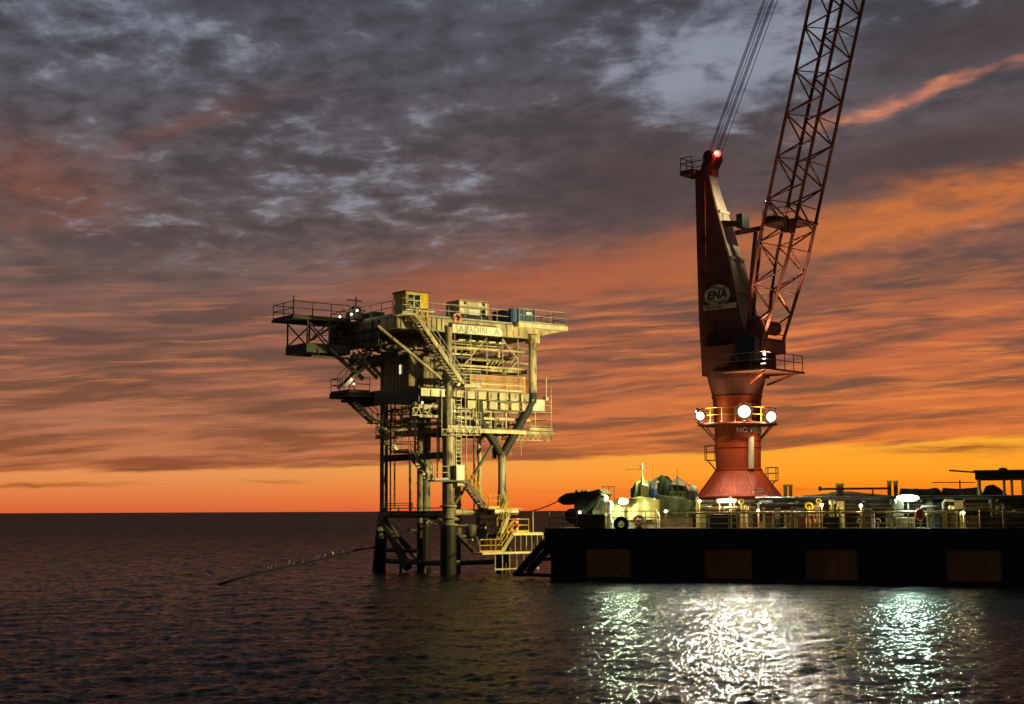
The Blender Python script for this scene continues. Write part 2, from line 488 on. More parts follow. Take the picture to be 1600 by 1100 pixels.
M = dict(
    steel=mat('pale_platform_paint', (0.46, 0.39, 0.23), 0.5, var=0.45, rust=0.5, scale=0.9),
    steel_leg=mat('leg_paint', (0.36, 0.32, 0.20), 0.5, var=0.45, rust=0.58, scale=0.7, tide=3.6),
    steel_dark=mat('weathered_dark_steel', (0.10, 0.095, 0.075), 0.6, rust=0.5),
    arm_shade=mat('shaded_arm_black', (0.02, 0.019, 0.017), 0.7, rust=0.2),  # near-black colour puts the shade onto the raking arms
    grating=mat('galvanised_grating', (0.16, 0.16, 0.14), 0.6, rust=0.3),
    rail=mat('galvanised_rail', (0.42, 0.42, 0.34), 0.5, rust=0.3, scale=2),
    yellow=mat('safety_yellow_paint', (0.72, 0.47, 0.02), 0.5, rust=0.2),
    cream=mat('cream_container_paint', (0.74, 0.67, 0.46), 0.5, rust=0.25),
    sign=mat('sign_board_paint', (0.80, 0.80, 0.66), 0.6, rust=0.0, var=0.1),
    letter=mat('faded_sign_letter_paint', (0.33, 0.34, 0.30), 0.6, rust=0.0, var=0.5, scale=3),
    blue=mat('blue_container_paint', (0.06, 0.12, 0.24), 0.5, rust=0.25),
    module=mat('brown_cladding_paint', (0.24, 0.19, 0.10), 0.6, rust=0.35),
    orange=mat('orange_panel_paint', (0.40, 0.18, 0.06), 0.55, rust=0.2),
    white=mat('white_paint', (0.75, 0.75, 0.70), 0.5, rust=0.1, var=0.1),
    crane_red=mat('crane_red_paint', (0.30, 0.042, 0.012), 0.58, rust=0.25, scale=0.5),
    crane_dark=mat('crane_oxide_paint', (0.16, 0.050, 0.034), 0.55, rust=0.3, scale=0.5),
    crane_cream=mat('crane_cream_paint', (0.50, 0.42, 0.30), 0.55, rust=0.35, scale=0.8),
    boom=mat('boom_red_paint', (0.30, 0.085, 0.05), 0.5, rust=0.3),
    black=mat('black_steel', (0.018, 0.017, 0.016), 0.6, rust=0.2),
    hull=mat('black_hull_paint', (0.012, 0.010, 0.009), 0.6, rust=0.35, rustcol=(0.05, 0.02, 0.009), scale=0.4),
    fender=mat('rusty_fender_plate', (0.36, 0.16, 0.05), 0.75, rust=0.35, scale=0.6, bump=0.4),
    deck=mat('brown_deck_paint', (0.12, 0.07, 0.03), 0.7, rust=0.4),
    brail=mat('barge_rail_paint', (0.42, 0.34, 0.13), 0.5, rust=0.4, scale=2),
    rope=mat('wire_rope', (0.05, 0.045, 0.04), 0.7),
    tarp_y=mat('yellow_green_tarpaulin', (0.46, 0.43, 0.14), 0.65, var=0.15, streak=False),
    tarp_g=mat('green_tarpaulin', (0.10, 0.15, 0.085), 0.7, var=0.3, streak=False),
    tarp_d=mat('dark_green_cover', (0.018, 0.022, 0.018), 0.7, var=0.3, streak=False),
    mint=mat('mint_vent_paint', (0.42, 0.52, 0.48), 0.5, rust=0.1),
    bluep=mat('blue_drum_plastic', (0.03, 0.10, 0.42), 0.4),
    green=mat('machine_green_paint', (0.20, 0.26, 0.06), 0.5, rust=0.2),
    rubber=mat('black_rubber', (0.012, 0.012, 0.012), 0.85),
    buoy=mat('orange_buoy_plastic', (0.65, 0.13, 0.02), 0.5, var=0.1),
    pink=mat('faded_red_box_paint', (0.38, 0.17, 0.11), 0.6, rust=0.2),
    feather=mat('white_feathers', (0.86, 0.86, 0.83), 0.8, var=0.04, streak=False),
    beak=mat('dark_beak', (0.06, 0.03, 0.015), 0.5),
    glass=mat('dark_cab_glass', (0.01, 0.012, 0.015), 0.12, var=0.0),
    flood=emit('lit_flood_lens', (1.0, 0.98, 0.80), 480.0),
    flood_side=emit('lit_side_flood_lens', (1.0, 0.98, 0.80), 300.0),
    green_lens=emit('lit_green_white_lens', (0.66, 1.0, 0.74), 460.0),
    warm_green_lens=emit('lit_yellow_green_lens', (0.76, 1.0, 0.60), 460.0),
    tube_lens=emit('lit_fluorescent_tube', (1.0, 0.95, 0.78), 3.2),
    red_lens=emit('lit_red_beacon', (1.0, 0.035, 0.02), 7.0),
    warm_bulb=emit('lit_small_bulb', (1.0, 0.93, 0.70), 12.0),
)


for k_ in ('crane_red', 'crane_dark', 'boom'): M[k_].node_tree.nodes['Principled BSDF'].inputs['Specular IOR Level'].default_value = 0.22


# ------------------------------------------------------------------ the sea
def build_sea():
    import numpy as np
    m = bpy.data.materials.new('sea_water'); m.use_nodes = True; t = m.node_tree
    b = t.nodes['Principled BSDF']; b2 = t.nodes.new('ShaderNodeBsdfPrincipled')
    for q, r in ((b, SEA_BROAD), (b2, SEA_SHARP)):
        q.inputs['Base Color'].default_value = (0.003, 0.0032, 0.003, 1); q.inputs['IOR'].default_value = 1.333
        q.inputs['Specular IOR Level'].default_value = 0.12; q.inputs['Roughness'].default_value = r
    ge = t.nodes.new('ShaderNodeNewGeometry'); sp = t.nodes.new('ShaderNodeSeparateXYZ')
    t.links.new(ge.outputs['Position'], sp.inputs[0])
    x, y = NX(t, sp.outputs[0]), NX(t, sp.outputs[1])
    rip = nnoise(t, nvec(t, x * 8.0, y * 9.0, 7.0), 1.0, 2, 0.55, 0.2)
    chop = nnoise(t, nvec(t, x * 1.5, y * 2.2, 2.0), 1.0, 2, 0.5, 0.2)
    gust = nnoise(t, nvec(t, x * 0.03, y * 0.08, 1.0), 1.0, 3, 0.5)
    h = rip * 0.042 + chop * 0.05
    bn = t.nodes.new('ShaderNodeBump'); bn.inputs['Strength'].default_value = 1.0; bn.inputs['Distance'].default_value = 1.0
    t.links.new(h.s, bn.inputs['Height']); t.links.new(bn.outputs[0], b2.inputs['Normal'])
    # wind patches roughen the broad lobe
    t.links.new((gust * 0.16 + y.step(200, 1500) * 0.06 + (SEA_BROAD - 0.08)).s, b.inputs['Roughness'])
    mx = t.nodes.new('ShaderNodeMixShader'); t.links.new(((y.mx(20.0).pw(-1.0) * 95.0).step(0.12, 1.05) * SEA_GLINT + 0.04).s, mx.inputs[0])
    t.links.new(b.outputs[0], mx.inputs[1]); t.links.new(b2.outputs[0], mx.inputs[2])
    t.links.new(mx.outputs[0], t.nodes['Material Output'].inputs['Surface'])
    # modelled waves: a graded sheet, finer close by
    nr, ncol = 980, 660
    ys = 24.0 * (900.0 / 24.0) ** (np.arange(nr) / (nr - 1.0))
    f = np.linspace(-1, 1, ncol)
    X = (ys * 0.40 + 6.0)[:, None] * f[None, :]; Y = np.repeat(ys[:, None], ncol, 1)
    rng = np.random.default_rng(4); Z = np.zeros_like(X)
    lam = 0.28 * (4.5 / 0.28) ** ((np.arange(64) / 63.0) ** 1.6)
    for L in lam:
        th = rng.normal(0, 0.75) - 1.25; k = 2 * np.pi / L; ph = rng.uniform(0, 6.28)
        arg = k * (X * np.cos(th) + Y * np.sin(th)) + ph
        s = np.sin(arg + 0.35 * np.sin(arg * 0.21 + ph))
        Z += (SEA_SLOPE * (1.0 if L < 0.8 else 0.42) * np.sqrt(2 / 64.0) / k) * s
    edge = np.clip((1 - np.abs(f)) / 0.06, 0, 1)[None, :] * np.clip((900 - Y) / 500, 0, 1) * np.clip((Y - 24) / 3, 0, 1)
    Z *= edge
    vs = np.stack([X, Y, Z], -1).reshape(-1, 3)
    i = (np.arange(nr - 1)[:, None] * ncol + np.arange(ncol - 1)[None, :]).reshape(-1)
    q = np.stack([i, i + 1, i + ncol + 1, i + ncol], -1)
    S = 40000.0; w0, w1 = 24 * .4 + 6, 900 * .4 + 6; n0 = len(vs)
    outer = np.array([(-S, -400, 0), (S, -400, 0), (S, S, 0), (-S, S, 0), (-w0, 24, 0), (w0, 24, 0), (w1, 900, 0), (-w1, 900, 0)], float)
    q2 = np.array([(0, 1, 5, 4), (1, 2, 6, 5), (2, 3, 7, 6), (3, 0, 4, 7)]) + n0
    me = bpy.data.meshes.new('sea')
    V_ = np.concatenate([vs, outer]); Q = np.concatenate([q, q2])
    me.vertices.add(len(V_)); me.vertices.foreach_set('co', V_.astype(np.float32).ravel())
    me.loops.add(Q.size); me.loops.foreach_set('vertex_index', Q.astype(np.int32).ravel())
    me.polygons.add(len(Q)); me.polygons.foreach_set('loop_start', (np.arange(len(Q)) * 4).astype(np.int32))
    me.polygons.foreach_set('use_smooth', np.ones(len(Q), bool))
    me.update(calc_edges=True); me.validate()
    me.materials.append(m)
    o = bpy.data.objects.new('sea', me); COL.objects.link(o); o['kind'] = 'structure'


SEA_BROAD, SEA_SHARP, SEA_GLINT, SEA_SLOPE = 0.50, 0.085, 0.56, 0.24
build_sea()
random.seed(7)


# ------------------------------------------------------------------ shared pieces of steelwork
def railing(parent, pts, h=1.1, sp=1.6, r=0.032, m=None, rails=(1.0, 0.55), name='railing', toe=True):
    m = m or M['rail']; b = MB(); pts = [Vector(p) for p in pts]
    for p, q in zip(pts, pts[1:]):
        n = max(1, round((q - p).length / sp))
        for i in range(n + 1):
            c = p.lerp(q, i / n); b.tube(c, c + Vector((0, 0, h)), r, 6)
        for k in rails: b.tube(p + Vector((0, 0, h * k)), q + Vector((0, 0, h * k)), r, 6)
        if toe: b.bar(p + Vector((0, 0, 0.08)), q + Vector((0, 0, 0.08)), 0.02, 0.14)
    return b.build(name, m, parent)


def stair(parent, p, q, w, m=None, rm=None, name='stair', rails=True):
    """p, q: ends of one stringer; w: vector to the other stringer."""
    m = m or M['steel']; p, q, w = Vector(p), Vector(q), Vector(w)
    st = MB(); st.bar(p, q, 0.06, 0.28); st.bar(p + w, q + w, 0.06, 0.28)
    o = st.build(name, m, parent)
    n = max(3, int(abs(q.z - p.z) / 0.22)); b = MB()
    d = Vector((q.x - p.x, q.y - p.y, 0)).normalized() * 0.13
    for i in range(1, n):
        c = p.lerp(q, i / n)
        b.hexa([c - d, c + d, c + d + w, c - d + w, c - d + Vector((0, 0, .04)), c + d + Vector((0, 0, .04)), c + d + w + Vector((0, 0, .04)), c - d + w + Vector((0, 0, .04))])
    b.build('steps', M['grating'], o)
    if rails:
        for s in (Vector((0, 0, 0)), w):
            rb = MB()
            for k in (0.55, 1.0): rb.tube(p + s + Vector((0, 0, k)), q + s + Vector((0, 0, k)), 0.03, 6)
            L = max(2, int((q - p).length / 1.3))
            for i in range(L + 1):
                c = (p + s).lerp(q + s, i / L); rb.tube(c, c + Vector((0, 0, 1.0)), 0.03, 6)
            rb.build('handrail', rm or M['rail'], o)
    return o


def truss(parent, p, q, h, step, r=0.035, m=None, name='truss'):
    """flat lattice girder from p to q, depth h downwards"""
    b = MB(); p, q = Vector(p), Vector(q); dn = Vector((0, 0, -h))
    b.tube(p, q, r * 1.2, 6); b.tube(p + dn, q + dn, r * 1.2, 6)
    n = max(1, round((q - p).length / step))
    for i in range(n):
        a, c, e = p.lerp(q, i / n), p.lerp(q, (i + .5) / n), p.lerp(q, (i + 1) / n)
        b.tube(a, c + dn, r, 6); b.tube(c + dn, e, r, 6)
    b.tube(p, p + dn, r, 6); b.tube(q, q + dn, r, 6)
    return b.build(name, m or M['steel'], parent)


def deck(parent, name, u0, u1, v0, v1, z, depth=0.6, joist=1.6, m=None, bm=None, plate=0.06):
    m = m or M['grating']; bm = bm or M['steel']
    o = MB().box(u0, v0, z - plate, u1, v1, z).build(name, m, parent)
    zz = z - plate - depth / 2 - 0.003
    for a, c in (((u0, v0 + .08), (u1, v0 + .08)), ((u0, v1 - .08), (u1, v1 - .08))):
        MB().ibeam((*a, zz), (*c, zz), 0.16, depth).build('edge_beam', bm, o)
    for u in (u0 + .08, u1 - .08):
        MB().ibeam((u, v0 + .17, zz), (u, v1 - .17, zz), 0.16, depth).build('edge_beam', bm, o)
    n = int((u1 - u0) / joist)
    for i in range(1, n):
        u = u0 + (u1 - u0) * i / n
        MB().ibeam((u, v0 + .17, zz + depth * .2), (u, v1 - .17, zz + depth * .2), 0.10, depth * 0.55, 0.03).build('joist', bm, o)
    return o


# ------------------------------------------------------------------ wellhead platform
PF = Frame(-4.76, 110.0, 36.87)      # u along the lit face, v into the platform; front leg at the origin
ZT, ZC, ZS, ZJ, ZL = 18.95, 13.65, 10.75, 8.75, 4.45   # top, cellar, spider decks; jacket braces


def build_platform():
    P = inframe(thing('offshore_platform', 'pale steel wellhead platform on tubular legs with stacked decks and stairs, named on its edge', 'platform'), PF)
    S, D = M['steel'], M['steel_dark']
    V = Vector

    # legs and piles
    def leg(profile, top_m='steel_leg', n=20, name='leg'):
        b = MB()
        for (p, r), (q, r2) in zip(profile, profile[1:]): b.tube(p, q, r, n, r2, cap=True)
        return b.build(name, M[top_m], P)
    a = leg([((0, 0, -3), .60), ((0, 0, 3.5), .60), ((0, 0, 3.52), .46), ((0, 0, 12.9), .43), ((0, 0, 13.0), .30), ((0, 0, 18.3), .27)])
    for z in (3.55, 4.05, 4.9): MB().lathe([(.62, z), (.66, z + .06), (.62, z + .12)], n=20).build('collar', S, a)
    leg([((-.15, 9.8, -3), .62), ((0, 9.15, 4.2), .44), ((0, 9.0, 4.6), .32), ((0, 9.0, 13.2), .32), ((0, 9.0, 18.3), .32)])
    leg([((4.3, 9.6, -3), .5), ((4.1, 9.2, 4.4), .36), ((4.1, 9.0, 13.0), .32), ((4.1, 9.0, 18.3), .30)])
    y = leg([((4.95, 0, -3), .55), ((4.95, 0, 4.4), .50), ((4.95, 0, 4.5), .40), ((4.95, 0, 5.6), .36), ((4.95, 0, 6.6), .30), ((4.95, 0, 9.0), .30)])
    q0 = V((4.95, 0, 8.75)); q1 = V((7.95, 0, 13.1)); q2 = V((3.0, 0, 11.3))
    MB().tube(q0, q1, .33, 16).tube(q1 - V((0, 0, .2)), q1 + V((0, 0, .6)), .33, 16).build('raking_arm', M['arm_shade'], y)
    MB().tube(q0, q2, .29, 16).tube(q2 - V((0, 0, .1)), V((2.85, 0, 12.9)), .25, 16).build('raking_arm', M['arm_shade'], y)
    MB().ball(q0, .34, .34, .34).build('joint', M['steel_leg'], y)
    MB().tube((4.9, .9, 8.6), (4.9, .9, 13.0), .17, 12).build('pile', D, P)
    leg([((7.95, 0, 13.6), .31), ((7.95, 0, 18.2), .31)])
    leg([((7.95, 7.5, 13.0), .28), ((7.95, 7.5, 18.2), .28)])
    # conductors
    for u, v, r in ((2.3, 3.6, .30), (3.6, 4.1, .33), (1.2, 5.6, .26)):
        b = MB(); b.tube((u, v, -3), (u, v, 12.9), r, 16)
        for k in range(5): b.tube((u, v, 5 + k * 1.7), (u, v, 5.12 + k * 1.7), r + .05, 16)
        b.build('conductor', M['steel_leg'], P)
    pb = PF.v(749, 700, 1.0)
    b = MB(); pts = [(pb.x + .03 * math.sin(i * 1.7), 1.0 + .03 * math.cos(i * 2.1), 4.5 + i * .75) for i in range(12)]
    b.path(pts, .16, 8); b.build('riser', S, P)
    for px, py0, py1, v in ((640, 720, 800, 4.0), (686, 600, 720, .4), (600, 640, 795, 8.4), (610, 660, 800, 8.6), (642, 725, 800, 4.1)):
        t_, b_ = PF.v(px, py0, v), PF.v(px, py1, v)
        MB().tube(t_, b_, .06, 8).build('pipe', S, P)

    # jacket framing
    def brace(p, q, r, m='steel_dark'): return MB().tube(p, q, r, 14).build('brace', M[m], P)
    brace((0, .3, ZJ), (0, 8.8, ZJ), .26)
    brace((0, .5, ZL - .1), (0, 8.9, ZL - .1), .27, 'steel_leg')
    brace((.5, 0, ZL + .05), (4.6, 0, ZL + .05), .24, 'steel_leg')
    brace((.3, 9.0, ZL), (4.0, 9.1, ZL), .2)
    brace((4.95, .4, ZL), (4.1, 8.9, ZL), .2)
    brace((0, 8.9, 3.8), (-.05, 5.4, .3), .34)
    brace((.2, 9.2, 3.9), (3.8, 9.3, .4), .22)
    brace((-.05, .5, .75), (-.1, 9.3, .75), .2)
    brace((0, 4.2, 1.6), (-.1, 9.3, 1.6), .16)
    brace((.5, 0, .8), (4.6, 0, .8), .2)
    brace((.3, .1, 3.3), (1.7, -.9, 1.6), .16, 'steel_leg')
    brace((.4, 0, 4.9), (4.6, 0, ZS - .5), .12)
    for v in (3.1, 6.4): MB().tube((-.05, v, -.5), (-.05, v, 1.6 if v > 5 else .8), .12, 10).build('post', D, P)
    MB().box(-.5, 4.4, 2.9, .3, 6.2, 3.0).build('service_shelf', S, P)
    MB().tube((-.4, 6.2, 3.0), (-.4, 6.2, 5.0), .05, 6).build('post', D, P)
    for k, (v, z) in enumerate(((8.5, 3.2), (8.2, 2.7))):
        MB().ball((-.75, v - .1, z), .26, .26, .22).build('valve_body', M['cream'], P)

    # main top deck, edge girders, name board
    top = deck(P, 'top_deck', -4.5, 8.6, 0, 10.0, ZT, 0.95, 1.45)
    MB().box(-4.42, .02, 18.0, -.35, .06, 18.86).build('girder_web', S, top)
    for i in range(9): MB().box(-4.2 + i * .45, -.06, 18.0, -4.14 + i * .45, .017, 18.86).build('stiffener', S, top)
    s0, s1, s2 = PF.v(707, 506, -.22), PF.v(785, 513, -.22), PF.v(785, 526, -.22)
    sb = MB().prism([(s0.x, -.22, s0.z), (s1.x - .25, -.22, s0.z), (s1.x, -.22, s0.z - .3), (s1.x, -.22, s2.z + .1), (s1.x - .1, -.22, s2.z), (s0.x, -.22, s2.z)], (0, .1, 0)).build('name_board', M['sign'], P)
    me = text_mesh('SALADIN   A', .78, .004, 1.05); me.materials.clear(); me.materials.append(M['letter'])
    cxs = [v.co.x for v in me.vertices]; k = (s1.x - s0.x - .6) / (max(cxs) - min(cxs))
    letters(me, sb, ((s0.x + s1.x) / 2 - .03, -.227, (s0.z + s2.z) / 2 - .03), (R(90), 0, 0), (k, 1, 1))
    MB().path([(s0.x + 1.42, -.30, s0.z + .25), (s0.x + 1.36, -.31, s0.z - .2), (s0.x + 1.2, -.31, s2.z - .1)], .025, 6).build('loose_cable', D, sb)
    lay = MB().box(6.2, -.55, ZT - .2, 11.1, 4.5, ZT + .14).build('laydown_deck', M['cream'], P)
    MB().prism([(6.6, .4, ZT - .2), (11.0, .4, ZT - .2), (8.6, .4, ZT - .75), (6.6, .4, ZT - .75)], (0, .15, 0)).build('bracket_web', S, lay)
    MB().box(7.6, -.3, ZT - 1.35, 8.45, .5, ZT - .76).build('bearing_block', S, lay)
    for i in range(5): MB().box(1.3 + i * .95, .5, 17.45, 1.9 + i * .95, 2.6, 17.55).build('light_panel', M['cream'], top)
    railing(lay, [(6.3, -.45, ZT + .14), (11.0, -.45, ZT + .14), (11.0, 4.4, ZT + .14)], m=M['rail'])
    railing(top, [(-2.9, .1, ZT), (.1, .1, ZT), (6.1, .1, ZT)])
    railing(top, [(-4.4, .9, ZT), (-4.4, 9.9, ZT), (-4.4, 9.9, ZT)][:2])
    railing(top, [(-4.4, 9.9, ZT), (8.5, 9.9, ZT), (8.5, 4.6, ZT)])

    # left cantilever: walkway, lattice bay, raking strut
    cant = MB().box(-9.5, 6.6, ZT + .05, -4.52, 10.1, ZT + .22).build('cantilever_deck', D, P)
    MB().box(-8.3, 6.7, 16.55, -4.5, 10.0, 17.25).build('cantilever_girder', D, cant)
    MB().box(-4.52, 2.6, 16.9, -4.4, 9.9, ZT - .1).build('side_plate', D, cant)
    for u, v in ((-8.2, 6.8), (-8.2, 9.9), (-6.3, 6.8), (-6.3, 9.9)): MB().tube((u, v, 17.2), (u, v, ZT + .1), .07, 8).build('post', D, cant)
    for (u0, z0, u1, z1) in ((-8.2, ZT, -6.3, 17.2), (-6.3, ZT, -4.5, 17.2), (-8.2, 17.2, -6.3, ZT)):
        for v in (6.8, 9.9): MB().tube((u0, v, z0), (u1, v, z1), .06, 8).build('lattice_bar', D, cant)
    for k in range(4): MB().tube((-8.2, 6.8, 17.5 + k * .38), (-4.6, 6.8, 17.5 + k * .38), .025, 6).build('guard_bar', D, cant)
    railing(cant, [(-4.6, 6.7, ZT + .22), (-9.4, 6.7, ZT + .22), (-9.4, 10.0, ZT + .22), (-6.0, 10.0, ZT + .22)], m=D, h=1.15)
    MB().tube((-9.45, 6.68, ZT + .2), (-9.45, 6.68, ZT + 1.75), .05, 6).build('mast', D, cant)
    MB().box(-8.0, 6.5, 16.15, -3.2, 6.7, 16.3).build('lower_catwalk', D, cant)
    MB().tube(PF.v(513, 545, 6.6), PF.v(567, 592, 6.6), .17, 12).build('raking_strut', D, cant)
    MB().tube(PF.v(498, 546, 6.6), PF.v(498, 556, 6.6), .04, 6).build('drain_pipe', D, cant)
    # small winch frames on the cantilever root
    for px, py, hh in ((556, 462, 1.7), (562, 476, .9), (548, 478, .8)):
        c = PF.v(px, 492, 5.0); b = MB()
        b.box(c.x - .18, 4.8, ZT + .1, c.x + .18, 5.4, ZT + .1 + hh * .6); b.tube((c.x, 5, ZT + .1), (c.x, 5, ZT + .1 + hh), .06, 6)
        b.bar((c.x - .8, 5, ZT + hh * .9), (c.x + .5, 5, ZT + hh * .9), .09, .09); b.build('davit', D, cant)
    for px, py in ((531, 495), (549, 491), (558, 485)):
        c = PF.v(px, py, 4.6); bu = MB().ball(c, .07, .07, .07, 8, 6).build('bulb', M['warm_bulb'], cant); lamp('bulb_lamp', 'POINT', c + V((-.2, -.4, .1)), 5, (1, .85, .5), cant, .08)

    # module support level between the decks
    mez = MB().box(-3.4, 1.6, 16.25, 6.6, 9.0, 16.4).build('mezzanine_deck', D, P)
    for i in range(6): MB().ibeam((-3.3 + i * 1.9, 1.7, 16.05), (-3.3 + i * 1.9, 8.9, 16.05), .12, .35, .03).build('joist', D, mez)
    for px0, py0, px1, py1, v, r in ((590, 509, 690, 592, .1, .12), (735, 561, 800, 566, 1.5, .12), (800, 565, 812, 545, 1.5, .1), (705, 572, 733, 568, 1.2, .12)):
        MB().tube(PF.v(px0, py0, v), PF.v(px1, py1, v), r, 10).build('brace', S, P)
    for i in range(4):
        p = PF.v(757 + i * 6, 575, 1.2); q = PF.v(766 + i * 6, 564, 1.2)
        MB().tube(p, q, .06, 6).build('strut', S, P)
    railing(P, [PF.v(805, 568, 2.0), PF.v(828, 571, 2.0)], h=1.3, sp=.8)
    deck(P, 'mezzanine_walkway', 4.6, 8.2, .9, 2.4, 15.6, .25, 1.2)

    # cellar deck
    cel = deck(P, 'cellar_deck', -2.5, 8.4, 0, 9.2, ZC, 0.5, 1.3)
    MB().box(-2.62, .05, 12.65, -2.52, 8.6, ZC + .15).build('side_plate', D, cel)
    MB().box(-2.5, -.12, 13.05, -.4, -.04, 13.62).build('girder_web', M['cream'], cel)
    for r_, (z0, z1) in enumerate(((13.0, 13.58), (12.3, 12.88))):
        for i in range(6):
            u = 1.55 + i * 1.03 + .1 * r_
            MB().box(u, -.14, z0, u + .74, -.06, z1).build('panel', S, cel)
    MB().prism([(2.9, -.2, 12.98), (7.6, -.2, 12.98), (5.2, -.2, 12.74)], (0, .2, 0)).build('hanger', D, cel)
    MB().prism([(3.6, -.2, 12.28), (7.8, -.2, 12.3), (5.6, -.2, 12.1)], (0, .2, 0)).build('hanger', D, cel)
    railing(cel, [(1.5, -.1, ZC + .05), (6.9, -.1, ZC + .05)], h=1.15, sp=1.35)
    MB().box(7.7, -.3, 12.3, 8.9, .6, 13.2).build('end_block', M['mint'], cel)
    MB().tube((9.2, -.1, 13.1), (9.2, -.1, 15.0), .06, 6).tube((9.0, -.1, 13.3), (9.3, -.1, 13.3), .2, 10).build('lamp_post', S, cel)
    walk = deck(P, 'side_walkway', -4.9, -2.63, 6.2, 9.2, ZC + .05, .35, 1.1, bm=D)
    railing(walk, [(-3.0, 6.3, ZC + .05), (-4.8, 6.3, ZC + .05), (-4.8, 9.1, ZC + .05), (-2.7, 9.1, ZC + .05)], m=D)
    MB().box(-4.2, 6.6, 13.0, -2.7, 8.6, 13.2).build('drip_tray', D, walk)
    stair(P, PF.v(536, 606, 6.3), PF.v(577, 566, 6.3), (0, .8, 0), S, S)
    stair(P, PF.v(560, 550, 5.6), PF.v(598, 590, 5.6), (0, .8, 0), S, S)
    for p_, q_ in (((553, 627), (590, 661)),):
        stair(P, PF.v(*p_, 7.0), PF.v(*q_, 7.0), (0, .8, 0), S, D)

    for px, py, v, en in ((549, 593, 6.0, 5), (553, 600, 6.0, 4), (660, 629, 1.6, 8), (612, 640, 5.5, 6), (772, 645, 1.5, 8)):  # last three bulbs are added fill lights, no bulb known there
        c = PF.v(px, py, v)
        if en: MB().ball(c, .06, .06, .06, 8, 6).build('bulb', M['warm_bulb'], P); MB().tube(c, c + V((0, .1, .7)), .02, 6).build('bulb_bracket', D, P); lamp('bulb_lamp', 'POINT', c + V((-.1, -.3, -.05)), en, (1, .82, .45), P, .06)

    # long front stair from the top landing to the cellar deck
    la = MB().box(-4.9, -1.25, ZT - .14, -3.7, -.02, ZT - .04).build('stair_landing', M['cream'], P)
    railing(la, [(-4.85, -.1, ZT - .04), (-4.85, -1.2, ZT - .04), (-3.9, -1.2, ZT - .04)])
    stair(P, (-3.7, -1.2, ZT - .1), (.55, -1.2, 14.0), (0, .85, 0), S, M['rail'])
    lb = MB().box(.55, -1.3, ZC + .1, 2.1, -.15, ZC + .2).build('stair_landing', S, P)
    railing(lb, [(.6, -1.25, ZC + .2), (2.05, -1.25, ZC + .2)])
    for u in (.7, 1.9): MB().tube((u, -1.2, ZS - .1), (u, -1.2, ZC + .1), .05, 6).build('hanger', S, lb)

    # spider deck with lattice girders below
    spi = deck(P, 'spider_deck', -.7, 6.6, -.9, 6.5, ZS, .28, 1.1)
    truss(spi, PF.v(690, 671, -.9), PF.v(750, 671, -.9), .42, .55, m=S)
    railing(spi, [(-.6, -.8, ZS), (2.4, -.8, ZS)], h=1.2, sp=1.1)
    for px in (690, 704, 727, 744): MB().tube(PF.v(px, 671, -.8), PF.v(px, 610, -.8), .05, 6).build('hanger', S, spi)
    MB().box(.2, -.5, ZS + .1, 1.8, .4, ZS + .2).build('tray', D, spi)
    # right hand scaffold bay
    sca = deck(P, 'scaffold_bay', 5.4, 10.6, .7, 3.6, ZS + .05, .16, .9, bm=S)
    for u in (5.6, 7.2, 8.8, 10.4):
        for v in (.8, 3.5): MB().tube((u, v, ZS - .6), (u, v, ZS + (2.6 if u < 9 else 3.6 if v > 0 else 1.6)), .04, 6).build('standard', S, sca)
    for k in range(4):
        MB().tube((5.5, .8, ZS + .45 + k * .55), (10.5, .8, ZS + .45 + k * .55), .035, 6).build('ledger', S, sca)
        MB().tube((5.5, 3.5, ZS + .5 + k * .62), (10.5, 3.5, ZS + .5 + k * .62), .03, 6).build('ledger', S, sca)
        MB().tube((10.4, .8, ZS + .45 + k * .55), (10.4, 3.5, ZS + .45 + k * .55), .03, 6).build('ledger', S, sca)
    MB().tube((8.8, .8, ZS + .1), (7.3, .8, ZS + 2.2), .03, 6).build('ledger', S, sca)
    truss(sca, (5.2, .68, ZS - .25), (10.2, .68, ZS - .25), .45, .52, m=S)
    truss(sca, (5.0, 3.5, ZS - .3), (9.6, 3.5, ZS - .3), .42, .6, m=S)
    for u in (6.4, 7.4): MB().tube((u, .8, ZS - 1.9), (u, .8, ZS - .5), .025, 6).build('drop_pipe', S, sca)
    MB().box(8.2, .75, ZS + .1, 10.5, .85, ZS + .32).build('toe_board', S, sca)

    # lower stairs on the left
    lc = MB().box(-1.2, 7.4, ZS - .5, .2, 8.4, ZS - .35).build('stair_landing', S, P)
    railing(lc, [(-1.15, 7.45, ZS - .35), (-1.15, 8.35, ZS - .35)], h=1.0, sp=.9)
    stair(P, PF.v(598, 666, 5.5), PF.v(622, 706, 5.5), (0, .8, 0), M['cream'], S)
    ld = MB().box(-.75, 4.2, ZJ + .32, .55, 6.4, ZJ + .44).build('stair_landing', D, P)
    railing(ld, [(-.7, 4.3, ZJ + .44), (-.7, 6.3, ZJ + .44)], h=1.1, sp=1.0, m=S)
    railing(P, [PF.v(620, 700, 7.5), PF.v(657, 700, 7.5)], h=.5, sp=1.5, m=S, toe=False)
    for s_ in (628, 641):
        MB().tube(PF.v(s_, 635, 6), PF.v(s_, 672, 6), .09, 8).build('hanger', D, P)
    MB().tube(PF.v(614, 672, 6), PF.v(642, 671, 6), .14, 8).build('pipe', S, P)
    MB().tube(PF.v(617, 636, 6), PF.v(636, 668, 6), .07, 8).build('strut', D, P)
    stair(P, PF.v(650, 712, 2.0), PF.v(676, 748, 2.0), (0, .8, 0), S, S)
    le = MB().box(-1.9, -.95, 6.75, 1.05, -.1, 6.87).build('stair_landing', D, P)
    railing(le, [(-1.8, -.9, 6.87), (-.6, -.9, 6.87)], h=1.0, sp=1.0)
    MB().tube((.3, -.6, 6.55), (1.1, -.6, 6.5), .16, 10).build('pipe', S, le)
